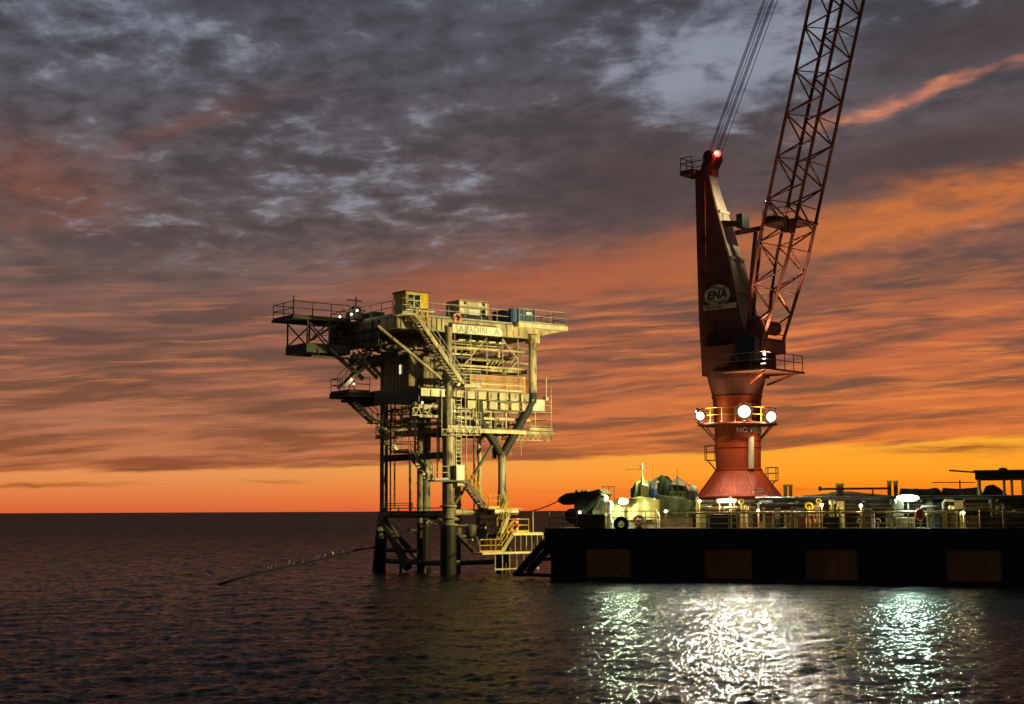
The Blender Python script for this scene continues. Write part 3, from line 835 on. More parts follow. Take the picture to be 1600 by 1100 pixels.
    stair(P, (1.05, -.9, 6.8), (3.05, -.9, 4.6), (0, .75, 0), D, M['yellow'])
    # jacket top walkway
    jw = MB().box(-.6, 1.0, ZL + .35, .1, 8.2, ZL + .42).build('walkway', D, P)
    railing(jw, [(-.55, 4.0, ZL + .42), (-.55, 8.0, ZL + .42)], h=.35, sp=1.6, m=S, toe=False)
    j2 = MB().box(2.6, -1.4, ZL + .28, 5.9, -.2, ZL + .36).build('walkway', S, P)
    MB().tube((3.2, -1.3, ZL + .1), (5.4, -1.3, ZL + .05), .2, 12).build('pipe', M['cream'], j2)
    railing(j2, [(2.75, -1.35, ZL + .36), (3.7, -1.35, ZL + .36)], m=M['yellow'], h=.95, sp=.9)

    # boat landing
    bl = MB().box(4.3, -2.2, 2.78, 7.2, -1.0, 2.98).build('boat_landing', M['cream'], P)
    low = MB().box(1.5, -2.2, 1.42, 7.1, -1.0, 1.56).build('lower_landing', M['cream'], bl)
    for i in range(6): MB().tube((4.55 + i * .52, -2.15, 1.56), (4.55 + i * .52, -2.15, 2.78), .045, 6).build('fender_bar', S, bl)
    for i in range(7): MB().tube((2.7 + i * .66, -2.15, .1), (2.7 + i * .66, -2.15, 1.42), .05, 6).build('fender_bar', S, bl)
    MB().tube((2.6, -2.15, .3), (6.8, -2.15, .3), .08, 8).build('fender_bar', S, bl)
    for u in (4.4, 7.0): MB().tube((u, -1.1, -1.5), (u, -1.1, 2.8), .12, 8).build('post', D, bl)
    for u in (2.2, 5.0): MB().tube((u, -1.05, 1.4), (u + .2, -.1, 2.8), .1, 8).build('brace', D, bl)
    railing(bl, [(1.35, -2.1, 1.56), (3.35, -2.1, 1.56)], m=M['yellow'], h=.95, sp=.85)
    stair(bl_parent(P), (3.35, -2.1, 1.56), (4.4, -2.1, 2.9), (0, .8, 0), S, M['yellow'])
    stair(P, (3.5, -1.9, 2.95), (4.35, -1.9, 4.7), (0, .6, 0), S, M['yellow'])
    railing(bl, [(4.4, -1.4, 2.98), (6.4, -1.4, 2.98)], m=M['yellow'], h=1.0, sp=1.0)
    MB().tube((6.9, -1.3, 2.98), (6.9, -1.3, 4.6), .04, 6).build('lamp_post', S, bl)

    # process pipework and vessels between the decks
    rnd = random.Random(11)
    def pipes(n, u0, u1, v0, v1, z0, z1, r0=.04, r1=.13):
        for _ in range(n):
            p = V((rnd.uniform(u0, u1), rnd.uniform(v0, v1), rnd.uniform(z0, z1))); pts = [p]
            for _k in range(rnd.randint(1, 3)):
                ax = rnd.choice('uuvz'); p = p.copy()
                if ax == 'u': p.x = rnd.uniform(u0, u1)
                elif ax == 'v': p.y = rnd.uniform(v0, v1)
                else: p.z = rnd.uniform(z0, z1)
                pts.append(p)
            b = MB(); r = rnd.uniform(r0, r1)
            for a_, c_ in zip(pts, pts[1:]):
                if (a_ - c_).length > .2: b.tube(a_, c_, r, 8)
            if not b.vs: continue
            for c_ in pts: b.ball(c_, r * 1.25, r * 1.25, r * 1.25, 8, 5)
            b.build('pipe', rnd.choice([S, S, D, M['cream']]), P)
    pipes(44, .6, 7.5, .8, 6, 14.0, 16.0)
    pipes(32, -.6, 7.6, .5, 6, 16.5, 17.5)
    pipes(32, -2.2, 1.0, .6, 8, 11.0, 12.6)
    pipes(50, 1.0, 7.0, .3, 5.5, 10.9, 12.4)
    pipes(22, -3.8, -.5, 3, 8, 16.5, 17.4)
    pipes(16, 1.0, 5.0, -.5, 3, 2.2, 4.2, .06, .16)
    pipes(8, .5, 4.5, 3, 8, 3.0, 4.3, .06, .14)
    for u, v, z, r, L in ((1.6, 1.4, 14.6, .42, 1.0), (1.2, 2.2, 11.6, .35, .9), (3.2, 1.0, 11.5, .3, .8), (4.4, 2.2, 11.7, .4, 1.1), (2.4, .5, 3.1, .42, .8), (3.3, .2, 2.7, .36, .9), (1.4, .8, 3.0, .3, .7)):
        b = MB(); b.lathe([(.05, -L * .5 - r * .5), (r * .7, -L * .5 - r * .3), (r, -L * .5), (r, L * .5), (r * .7, L * .5 + r * .3), (.05, L * .5 + r * .5)], (u, v, z), 16)
        b.build('vessel', M['steel_dark'] if z < 4 else rnd.choice([S, M['cream'], M['steel']]), P)
    for px0, py0, px1, py1, v in ((662, 632, 678, 645, 1.0), (686, 640, 700, 655, .8), (754, 628, 763, 640, .7), (767, 628, 775, 638, .7)):
        p, q = PF.v(px0, py0, v), PF.v(px1, py1, v)
        MB().box(p.x, v, q.z, q.x, v + .6, p.z).build('cabinet', M['cream'] if px0 < 760 else M['yellow'], P)
    truss(P, PF.v(645, 637, .4), PF.v(672, 637, .4), .55, .6, m=M['cream'])
    # riser bundle, ladder and hangers round the front leg
    for u, v, r, z0, z1 in ((.75, .35, .08, 4.6, 13.0), (1.05, .6, .06, 4.6, 13.0), (-.65, .5, .05, 6.9, 13.0), (1.9, .4, .05, 6.9, 12.9), (-1.5, 2.2, .06, 9.0, 13.0), (-1.9, 5.0, .06, 9.2, 13.0), (2.7, .5, .07, ZL, 11.0),
                            (-.9, 3.2, .05, 9.1, 13.2), (.1, 7.6, .06, 4.8, 13.0), (.5, 8.2, .06, 4.8, 13.0), (5.8, .6, .05, 10.9, 13.1), (6.6, 1.4, .05, 10.9, 13.1), (4.2, .4, .05, 10.9, 13.1)):
        b = MB().tube((u, v, z0), (u, v, z1), r, 8)
        for k in range(int((z1 - z0) / 2)): b.tube((u, v, z0 + 1 + k * 2), (u, v, z0 + 1.08 + k * 2), r * 1.7, 8)
        b.build('riser', rnd.choice([S, D, M['cream']]), P)
    b = MB()
    for k in (-.22, .22): b.tube((.55 + k, -.55, 6.9), (.55 + k, -.55, 13.6), .035, 6)
    for i in range(22): b.tube((.33, -.55, 7.1 + i * .3), (.77, -.55, 7.1 + i * .3), .025, 6)
    b.build('ladder', M['cream'], P)
    for z in (11.6, 12.35): MB().ibeam((-2.4, .35, z), (8.0, .35, z), .12, .2, .03).build('secondary_beam', S, P)
    for z in (14.9, 15.55, 16.9): MB().ibeam((.6, .45, z), (7.6, .45, z), .12, .16, .03).build('secondary_beam', S, P)
    for u in (.9, 2.4, 3.9, 5.4, 6.9): MB().tube((u, .5, ZC), (u, .5, 17.9), .05, 6).build('hanger', S, P)
    for u0, z0, u1, z1 in ((2.4, 16.3, 3.9, 17.8), (5.4, 17.8, 6.9, 16.3), (.9, 14.9, 2.4, 16.2), (5.4, 14.9, 6.9, 16.2)): MB().tube((u0, .5, z0), (u1, .5, z1), .06, 6).build('strut', S, P)
    b = MB()
    for u in (1.0, 2.1):
        for v in (1.3, 2.1): b.bar((u, v, 16.42), (u, v, 17.5), .12, .12)
    b.bar((1.0, 1.3, 17.5), (2.1, 1.3, 17.5), .14, .14).bar((1.0, 1.3, 16.5), (2.1, 1.3, 16.5), .12, .12); b.build('pump_frame', M['cream'], P)
    MB().path([(-8.2, 6.7, 17.25), (-7.2, 6.7, 17.9), (-6.3, 6.7, 18.5), (-5.4, 6.7, ZT)], .09, 8).build('curved_brace', D, cant)
    for z in (17.55, 18.2): MB().ibeam((-4.65, 2.8, z), (-4.65, 9.8, z), .1, .14, .03).build('girt', D, cant)
    for v in (3.4, 4.8, 6.2, 7.6, 9.0): MB().box(-4.62, v, 16.95, -4.53, v + .12, ZT - .1).build('stiffener', D, cant)
    railing(cant, [(-4.35, 2.5, 16.42), (-3.4, 2.5, 16.42)], m=D, sp=.9)
    for u, v, w, h in ((-3.9, 4.2, .9, .7), (-3.6, 6.6, 1.2, .9), (-6.0, 8.6, .7, .6), (-2.2, 4.5, .8, .5)):
        MB().box(u, v, ZT + .003, u + w, v + .8, ZT + h).build('equipment_box', D, top)
    # horizontal cable trays
    for z, v in ((17.2, .9), (12.1, .35), (11.3, 1.1)):
        MB().box(.3, v, z, 7.6, v + .35, z + .07).build('cable_tray', S, P)
    return P


def bl_parent(P): return P


platform = build_platform()


def box_with_ribs(name, label, cat, fr, u0, u1, v0, v1, z0, z1, m, rib=0.35, group=None, axis='both'):
    o = inframe(thing(name, label, cat, group=group), fr)
    MB().box(u0, v0, z0, u1, v1, z1).build('body', m, o)
    n = max(1, int((u1 - u0) / rib))
    for i in range(n + 1):
        u = u0 + (u1 - u0 - .08) * i / n
        MB().box(u, v0 - .035, z0 + .1, u + .08, v0 - .002, z1 - .1).build('rib', m, o)
    n = max(1, int((v1 - v0) / rib))
    for i in range(n + 1):
        v = v0 + (v1 - v0 - .08) * i / n
        MB().box(u0 - .035, v, z0 + .1, u0 - .002, v + .08, z1 - .1).build('rib', m, o)
    for z in (z0, z1 - .1): MB().box(u0 - .05, v0 - .05, z, u1 + .05, v0 - .037, z + .1).build('rail', m, o)
    return o


# things standing on the platform decks
cc0, cc1 = PF.v(718, 477, 1.2), PF.v(763, 503, 1.2)
o = box_with_ribs('cargo_container', 'cream equipment container with dark window on the platform top deck', 'container', PF, cc0.x, cc1.x, 1.2, 3.0, ZT + .12, ZT + 1.75, M['cream'], 3.0)
MB().box(cc1.x - .75, 1.155, ZT + .6, cc1.x - .3, 1.165, ZT + 1.1).build('window', M['glass'], o)
MB().box(cc0.x + .7, 1.14, ZT + .5, cc1.x - .9, 1.165, ZT + 1.2).build('door', M['sign'], o)
for u in (cc0.x + .5, cc1.x - .5): MB().ball((u, 1.1, ZT + 1.5), .08, .05, .12, 8, 6).build('lifting_eye', M['black'], o)
for u in (cc0.x + .1, cc0.x + 1.2, cc1.x - .2): MB().box(u - .1, 1.25, ZT, u + .1, 2.9, ZT + .117).build('foot', M['black'], o)

o = inframe(thing('open_top_container', 'dark blue steel open-top container with railing behind, right end of top deck', 'container'), PF)
bu0, bu1 = PF.v(800, 495, -.2).x, PF.v(836, 495, -.2).x
z0, z1 = ZT + .16, ZT + 1.22
MB().box(bu0, -.3, z0, bu1, -.22, z1).build('side_wall', M['blue'], o)
MB().box(bu0, 2.3, z0, bu1, 2.38, z1).build('side_wall', M['blue'], o)
MB().box(bu0, -.217, z0, bu0 + .08, 2.297, z1).build('end_wall', M['blue'], o)
MB().box(bu1 - .08, -.217, z0, bu1, 2.297, z1).build('end_wall', M['blue'], o)
MB().box(bu0 + .083, -.217, z0, bu1 - .083, 2.297, z0 + .08).build('floor', M['black'], o)
for i in range(6): MB().box(bu0 + .1 + i * (bu1 - bu0 - .28) / 5, -.36, z0 + .05, bu0 + .2 + i * (bu1 - bu0 - .28) / 5, -.303, z1 - .05).build('rib', M['blue'], o)
for i in range(6): MB().box(bu0 - .06, -.2 + i * .48, z0 + .05, bu0 - .003, -.1 + i * .48, z1 - .05).build('rib', M['blue'], o)
MB().box(bu0 + (bu1 - bu0) * .55, -.37, z0 + .62, bu0 + (bu1 - bu0) * .8, -.362, z0 + .85).build('white_plate', M['white'], o)

# yellow control cabin on a framed base
o = inframe(thing('crane_cabin', 'yellow operator cabin with framed window on a yellow pedestal, top deck', 'cabin'), PF)
VC = -.32
y0, y1 = PF.v(634, 455, VC), PF.v(669, 480, VC)
zc0, zc1 = PF.v(650, 484, VC).z, PF.v(640, 456, VC).z
MB().box(y0.x, VC, zc0, y1.x, VC + 1.7, zc1).build('cab', M['yellow'], o)
MB().box(y0.x - .08, VC - .08, zc1 + .003, y1.x + .08, VC + 1.78, zc1 + .1).build('roof', M['steel_dark'], o)
w0, w1 = y0.x + .12, y0.x + (y1.x - y0.x) * .66
MB().box(w0, VC - .01, zc0 + .12, w1, VC - .003, zc1 - .12).build('window', M['glass'], o)
for a_, b_ in ((w0, w0 + .07), (w1 - .07, w1), ((w0 + w1) / 2 - .03, (w0 + w1) / 2 + .03)): MB().box(a_, VC - .05, zc0 + .12, b_, VC - .012, zc1 - .12).build('window_frame', M['cream'], o)
for a_ in (zc0 + .12, zc1 - .19, (zc0 + zc1) / 2): MB().box(w0 + .073, VC - .055, a_, w1 - .073, VC - .015, a_ + .07).build('window_frame', M['cream'], o)
zb_ = PF.v(650, 503, VC).z
MB().box(y0.x + .05, VC + .12, zb_, y1.x - .1, -.09, zc0 - .12).build('pedestal', M['module'], o)
for u in (y0.x, y0.x + .45, y0.x + .95, y1.x - .12): MB().box(u, VC, zb_, u + .11, VC + .1, zc0 - .003).build('post', M['yellow'], o)
for z_ in (zb_, zb_ + .42): MB().box(y0.x - .05, VC - .05, z_, y1.x + .03, VC - .003, z_ + .1).build('rail', M['yellow'], o)
MB().box(y0.x - .15, VC - .3, zc0 - .12, y1.x + .4, VC - .06, zc0 - .02).build('catwalk', M['cream'], o)
for q_ in range(3): MB().bar((y0.x + .15 + q_ * .5, VC - .03, zb_ + .05), (y0.x + .45 + q_ * .5, VC - .03, zc0 - .15), .07, .07).build('strut', M['yellow'], o)

# brown clad module on the cellar deck
o = inframe(thing('equipment_module', 'brown clad equipment module with one lit slit window, on the cellar deck', 'module'), PF)
MB().box(-2.2, 2.0, ZC + .02, 1.9, 5.6, 16.2).build('cladding', M['module'], o)
for i in range(9): MB().box(-2.1 + i * .45, 1.95, ZC + .1, -2.04 + i * .45, 1.997, 16.1).build('seam', M['module'], o)
for i in range(8): MB().box(-2.25, 2.1 + i * .48, ZC + .1, -2.203, 2.16 + i * .48, 16.1).build('seam', M['module'], o)
MB().box(-2.26, 3.0, 14.9, -2.252, 3.28, 15.6).build('lit_window', emit('lit_window_pane', (1.0, .9, .6), .9), o)
MB().box(-2.3, 1.9, 16.203, 2.0, 5.7, 16.24).build('roof', M['steel_dark'], o)

# orange enclosure behind the cellar rail
o = inframe(thing('orange_skid', 'long orange panelled equipment skid behind the cellar deck railing', 'equipment'), PF)
k0, k1 = PF.v(734, 590, .35).x, PF.v(820, 590, .35).x
MB().box(k0, .35, ZC + .02, k1, 1.5, ZC + 1.3).build('body', M['orange'], o)
for i in range(4): MB().box(k0 + i * (k1 - k0 - .08) / 3, .30, ZC + .05, k0 + .08 + i * (k1 - k0 - .08) / 3, .347, ZC + 1.3).build('post', M['yellow'], o)
for z in (ZC + .55, ZC + 1.22): MB().box(k0 + .1, .29, z, k1 - .1, .298, z + .06).build('rail', M['cream'], o)

# white cabinet on the stair landing
c0, c1 = PF.v(712.5, 728, -.8), PF.v(725, 746, -.8)
o = inframe(thing('white_cabinet', 'small white cabinet beside the front leg, above the lower stair', 'cabinet'), PF)
MB().box(c0.x, -.85, 6.873, c1.x, -.35, c0.z).build('body', M['white'], o)
MB().box(c0.x + .06, -.88, 6.95, c1.x - .06, -.853, c0.z - .07).build('door', M['white'], o)
MB().box(c0.x - .03, -.9, c0.z + .003, c1.x + .03, -.3, c0.z + .05).build('lid', M['white'], o)


def lifebuoy(label, fr, c, ax, Rr=.32):
    o = inframe(thing('lifebuoy', label, 'lifebuoy', group='lifebuoys hung on rails'), fr)
    MB().torus(c, ax, Rr, .09).build('ring', M['buoy'], o)
    ax = Vector(ax).normalized(); s = ax.cross(Vector((0, 0, 1))).normalized(); w = ax.cross(s)
    for k in range(4):
        a = k * math.pi / 2 + .6; d = s * math.cos(a) + w * math.sin(a); e = -s * math.sin(a) + w * math.cos(a)
        p = Vector(c) + d * Rr
        MB().tube(p - e * .06, p + e * .06, .097, 10).build('white_band', M['white'], o)
    return o


lb_ = PF.v(803, 822, -1.5); lifebuoy('orange lifebuoy on the yellow rail of the boat landing', PF, (lb_.x, -1.5, lb_.z), (0, 1, 0), .36)
MB().box(lb_.x - .5, -1.45, 2.98, lb_.x + .5, -1.41, 4.4)
lb_ = PF.v(714, 496, -.02); lifebuoy('orange and white lifebuoy on the top deck rail, left of the cream container', PF, (lb_.x, -.02, lb_.z), (0, 1, 0), .3)

# ------------------------------------------------------------------ work barge
BF = Frame(2.16, 100.0, -19.03)      # a along the near side, b towards the far side
ZD = 3.43
BL = 78.0


def build_barge():
    B = inframe(thing('work_barge', 'long black flat-sided work barge with railed deck and rusty fender panels', 'barge'), BF)
    # hull with raked left end; the fender openings are shallow recesses between side strakes
    fx = []
    for (p0, p1) in ((915, 985), (1100, 1175), (1258, 1340), (1478, 1565)):
        fx.append((BF.v(p0, 880, 0).x, BF.v(p1, 880, 0).x))
    zt, zb = BF.v(950, 857, 0).z, BF.v(950, 902, 0).z
    hb = MB()
    hb.hexa([(.7, .25, -1.5), (BL, .25, -1.5), (BL, 24, -1.5), (.7, 24, -1.5), (0, .25, ZD - .05), (BL, .25, ZD - .05), (BL, 24, ZD - .05), (0, 24, ZD - .05)])
    hull = hb.build('hull', M['hull'], B)
    MB().box(.0, 0, zt, BL, .247, ZD - .053).build('side_plating', M['hull'], hull)
    MB().box(.35, 0, -1.2, BL, .247, zb).build('side_plating', M['hull'], hull)
    xs = [.0] + [q for f in fx for q in f] + [BL]
    for i in range(0, len(xs), 2):
        MB().box(xs[i] + (.4 if i == 0 else 0), 0, zb + .003, xs[i + 1], .247, zt - .003).build('side_plating', M['hull'], hull)
    for a0, a1 in fx: MB().box(a0 + .02, .09, zb + .006, a1 - .02, .24, zt - .006).build('fender_panel', M['fender'], hull)
    for i in range(14): MB().box(1.2 + i * 2.7, -.012, zt + .02, 1.23 + i * 2.7, -.003, ZD - .52).build('weld_seam', M['hull'], hull)
    MB().box(-.05, -.1, ZD - .5, BL, -.003, ZD - .3).build('rub_rail', M['hull'], hull)
    MB().box(-.05, -.1, ZD - .045, BL, 24.0, ZD).build('deck_plate', M['deck'], B)
    # anchor rack raking down at the left end
    r0, r1 = BF.v(850, 846, 0), BF.v(806, 897, 0)
    rack = MB().bar((r0.x, .3, r0.z), (r1.x, .3, r1.z), .35, .42).build('anchor_rack', M['hull'], B)
    MB().bar((r0.x, 2.6, r0.z), (r1.x, 2.6, r1.z), .35, .42).build('rack_leg', M['hull'], rack)
    p, q = BF.v(850, 874, 0), BF.v(834, 874, 0)
    MB().bar((.8, .3, p.z), (q.x, .3, q.z), .2, .22).build('rack_beam', M['hull'], rack)
    p, q = BF.v(850, 897, 0), BF.v(800, 898, 0)
    MB().bar((.8, .3, p.z - .1), (q.x, .3, q.z), .3, .25).build('rack_beam', M['hull'], rack)
    # deck-edge rails in bays
    px = 858
    gaps = ((904, 946), )
    a = BF.v(858, 820, .15).x; end = 40.0; k = 0
    g0, g1 = BF.v(904, 820, .15).x, BF.v(946, 820, .15).x
    while a < end:
        e = min(a + 4.2, end)
        if a < g0 < e: e = g0
        railing(B, [(a, .15, ZD), (e - .12, .15, ZD)], h=1.12, sp=1.2, r=.036, m=M['brail'], rails=(1.0, .62, .26), toe=False)
        a = g1 if abs(e - g0) < .01 else e
    # heavier pipe run along the rail head to the right of the tarpaulin
    b = MB(); pts = []
    for px, py in ((1078, 802), (1180, 801), (1300, 801), (1480, 800), (1500, 797), (1520, 796), (1540, 797), (1560, 800), (1580, 801), (1640, 801)):
        v = BF.v(px, py, .45); pts.append((v.x, .45, v.z))
    b.path(pts, .075, 8); b.build('deck_main_pipe', M['brail'], B)
    # raised pipe rack: posts and long pipes
    rk = MB()
    for i in range(12):
        a_ = BF.v(1090 + i * 52, 800, 3.0).x
        if i == 0: rk.box(a_ - .09, 2.9, ZD, a_ + .09, 3.08, ZD + 2.05); rk = rk.build('pipe_rack', M['brail'], B)
        else: MB().box(a_ - .09, 2.9, ZD, a_ + .09, 3.08, ZD + 2.05).build('rack_post', M['brail'], rk)
    for py, bb, r, m in ((780, 2.7, .13, 'black'), (784, 3.1, .12, 'black'), (778.5, 3.5, .10, 'rail'), (789, 2.8, .14, 'black'), (794, 3.2, .12, 'deck'), (786, 4.2, .2, 'deck')):
        p, q = BF.v(1085 if m == 'deck' else 1180, py, bb), BF.v(1640, py, bb)
        MB().tube((p.x, bb, p.z), (q.x, bb, p.z), r, 10).build('pipe', M[m], rk)
    rr = random.Random(21)
    for i in range(46):
        a_ = BF.v(rr.uniform(1082, 1590), 800, 2.2).x; bb = rr.uniform(1.3, 2.6); z_ = ZD + rr.choice((.4, .9, 1.3, 1.7)); kind = rr.randint(0, 3)
        if kind == 0: MB().box(a_, bb, ZD, a_ + rr.uniform(.25, .6), bb + .3, z_).build('junction_box', M[rr.choice(('module', 'steel_dark', 'brail', 'steel'))], rk)
        elif kind == 1: MB().torus((a_, bb, z_), (rr.uniform(-.3, .3), 1, .2), .16, .04, 14, 6).tube((a_, bb + .02, ZD), (a_, bb + .02, z_), .05, 8).build('hand_wheel', M[rr.choice(('yellow', 'pink', 'brail'))], rk)
        elif kind == 2: MB().path([(a_, bb, ZD), (a_, bb, z_ - .15), (a_ + .1, bb, z_), (a_ + rr.uniform(.5, 1.6), bb, z_)], rr.uniform(.04, .1), 8).build('pipe', M[rr.choice(('brail', 'steel', 'deck', 'mint'))], rk)
        else: MB().lathe([(.1, ZD), (.1, z_ - .2), (.2, z_ - .2), (.2, z_), (.12, z_ + .08)], (a_, bb, 0), 12).build('valve', M[rr.choice(('steel', 'brail', 'steel_dark'))], rk)
    # long low deck house behind
    p = BF.v(1210, 786, 6.0)
    dh = MB().box(p.x, 6, ZD, 42, 12, p.z).build('deck_house', M['black'], B)
    MB().box(p.x - .1, 5.9, p.z + .003, 42, 12.1, p.z + .09).build('roof_edge', M['steel_dark'], dh)
    for i in range(9): MB().box(p.x + 1.2 + i * 2.2, 5.95, ZD + .3, p.x + 1.9 + i * 2.2, 5.997, ZD + 1.3).build('door', M['deck'], dh)
    # twin bollards
    for p0, p1 in ((1227, 1235), (1309.5, 1315), (1389.5, 1399.5)):
        for pp in (p0, p1):
            c = BF.v(pp, 762, 4.6); t_ = BF.v(pp, 757 if pp < 1300 else 755 if pp < 1330 else 751, 4.6)
            MB().lathe([(.13, ZD), (.13, t_.z - .1), (.17, t_.z - .1), (.17, t_.z)], (c.x, 4.6, 0), 12).build('bollard', M['brail'], B)
    p, q = BF.v(1280, 764, 4.4), BF.v(1392, 764, 4.4)
    ch = MB().tube((p.x, 4.4, p.z), (q.x, 4.4, p.z), .07, 8).tube((p.x + .05, 4.4, p.z - .12), (p.x + .05, 4.4, p.z + .16), .12, 8)
    for f in (.3, .75): ch.tube((p.x + (q.x - p.x) * f, 4.4, ZD + 1.3), (p.x + (q.x - p.x) * f, 4.4, p.z), .05, 6)
    ch.build('crane_boom_rest', M['crane_dark'], B)
    return B


barge = build_barge()


def btag(name, label, cat, group=None): return inframe(thing(name, label, cat, group=group), BF)


def bp(px, py, b): return BF.v(px, py, b)


def tarp(name, parent, m, prof, b0, b1, z0, wrinkle=.08, seed=0, nb=10, sub=4):
    """cloth thrown over something: prof = [(a, z)...] along the barge, sides hang to z0"""
    pr = []
    for (a0, h0), (a1, h1) in zip(prof, prof[1:]):
        for k in range(sub): pr.append((a0 + (a1 - a0) * k / sub, h0 + (h1 - h0) * k / sub))
    pr.append(prof[-1])
    rows = []
    for j in range(-4, nb + 5):
        f = min(max(j / nb, 0), 1); bb = b0 + (b1 - b0) * f
        drop = 0 if 0 <= j <= nb else (min(-j, 4) if j < 0 else j - nb) / 4
        row = []
        for a, h in pr:
            w = mnoise.noise(Vector((a * 1.3 + seed, bb * 1.1, h + drop * .8)) ) * wrinkle + mnoise.noise(Vector((a * 3.4 + seed, bb * 2, drop * 1.2))) * wrinkle * .6
            zz = h * (1 - drop) + z0 * drop + (w if drop < .9 else 0) - (.12 * math.sin(f * math.pi * 3) ** 2 * wrinkle / .08 * .3 if 0 < f < 1 else 0)
            off = (-w * 2 - .05 * drop) if j < 0 else (w * 2 if j > nb else 0)
            row.append((a, bb + off, zz))
        rows.append(row)
    n = len(pr); vs = [v for r in rows for v in r]
    fs = [(i * n + k, i * n + k + 1, (i + 1) * n + k + 1, (i + 1) * n + k) for i in range(len(rows) - 1) for k in range(n - 1)]
    ends = []
    mb = MB().add(vs, fs, True)
    for k in (0, n - 1):
        ring = [rows[j][k] for j in range(4, 5 + nb)]
        base = [(p[0], p[1], z0) for p in ring]
        L = len(ring)
        mb.add(ring + base, [(i, i + 1, L + i + 1, L + i) for i in range(L - 1)])
    return mb.build(name, m, parent)


def bprof(pts, b): return [(BF.v(px, py, b).x, BF.v(px, py, b).z) for px, py in pts]


# dark stern roller and winch under covers, left end of the deck
o = btag('anchor_winch', 'dark covered anchor winch with sloping nose at the left end of the barge', 'winch')
pl = [(870, 783), (874, 777), (884, 771), (900, 769), (921, 768), (922, 783), (897, 786), (880, 789)]
MB().prism([bp(x, y, 1.6) for x, y in pl], (0, 1.7, 0)).build('nose', M['tarp_d'], o)
pl = [(897, 786), (921, 768), (936, 764), (944, 771), (938, 780), (926, 797), (926, 824), (897, 824)]
MB().prism([bp(x, y, 1.4) for x, y in pl], (0, 2.1, 0)).build('housing', M['tarp_d'], o)
MB().tube(bp(893, 806, 1.3), bp(893, 806, 1.3) + Vector((0, 1.6, 0)), .5, 18).build('drum', M['black'], o)
MB().bar(bp(912, 800, 1.2), bp(941, 772, 1.2), .3, .22).build('brace', M['tarp_g'], o)
for x in (902, 911, 917): MB().ball(bp(x, 768, 2.2), .12, .3, .14, 8, 6).build('lashing_lump', M['tarp_d'], o)
c = bp(906, 800.5, 1.0); MB().ball(c, .09, .09, .09, 8, 6).build('bulb', M['warm_bulb'], o)
MB().tube((c.x, 1.0, ZD), (c.x, 1.0, c.z), .03, 6).build('lamp_post', M['brail'], o)

o = btag('deck_bin', 'rust brown steel bin between rails below the dark winch', 'bin')
p, q = bp(905, 805, .1), bp(945, 824, .1)
MB().box(p.x, .05, ZD + .003, q.x, 1.0, p.z).build('body', M['deck'], o)
for i in range(6): MB().box(p.x + .1 + i * .3, .0, ZD + .05, p.x + .16 + i * .3, .047, p.z - .05).build('rib', M['deck'], o)
MB().box(p.x - .04, -.02, p.z + .003, q.x + .04, 1.05, p.z + .06).build('rim', M['brail'], o)

# ventilators
for px, y0, r, lab in ((942.5, 775, .25, 'tall mint green mushroom ventilator at the edge of the yellow tarpaulin'), (952, 785, .19, 'short mint green ventilator just right of the taller one')):
    c = bp(px, y0, 1.1); o = tag(inframe(thing('mushroom_vent', lab, 'ventilator', group='mint ventilators'), BF), lab, 'ventilator', 'mint ventilators')
    MB().tube((c.x, 1.1, ZD), (c.x, 1.1, c.z - .25), r * .8, 14).build('trunk', M['mint'], o)
    MB().lathe([(r * .9, -.3), (r * 1.35, -.25), (r * 1.3, -.05), (r * .8, .08), (.03, .12)], (c.x, 1.1, c.z), 16).build('cap', M['white'], o)

# yellow-green tarpaulin over stacked stores
o = btag('tarpaulin_cover', 'yellow-green tarpaulin over stacked stores beside the lit deck lamp', 'tarpaulin')
tarp('cloth', o, M['tarp_y'], bprof([(955, 783), (962, 780), (980, 779), (1003, 777.5), (1024, 779)], 2.2), 2.2, 5.0, ZD + .55, .15, 3, 14, 7)
p, q = bp(957, 800, 2.4), bp(1023, 800, 2.4)
MB().box(p.x, 2.35, ZD, q.x, 4.9, ZD + .9).build('stores', M['module'], o)

# covered rescue boat / machinery behind, green covers
o = btag('green_covered_winch', 'large winch under faded green tarpaulins behind the yellow cover', 'winch')
tarp('cloth', o, M['tarp_g'], bprof([(985, 762), (992, 754), (1000, 751), (1012, 752)], 7.0), 7.0, 9.0, ZD + 1.6, .24, 9, 12, 7)
tarp('cloth', o, M['tarp_g'], bprof([(1012, 757), (1028, 746), (1033, 743), (1042, 751), (1060, 760), (1064, 766)], 7.5), 7.5, 10.0, ZD + 1.7, .24, 21, 12, 7)
tarp('cloth', o, M['tarp_g'], bprof([(1024, 773), (1040, 775), (1060, 778), (1076, 781)], 3.4), 3.4, 6.0, ZD + .9, .14, 5, 12, 7)
p, q = bp(988, 770, 7.2), bp(1062, 770, 7.2)
MB().box(p.x, 7.2, ZD, q.x, 9.6, ZD + 1.9).build('frame', M['steel_dark'], o)
p, q = bp(1026, 784, 3.6), bp(1075, 784, 3.6)
MB().box(p.x, 3.6, ZD, q.x, 5.8, ZD + 1.2).build('skid', M['module'], o)

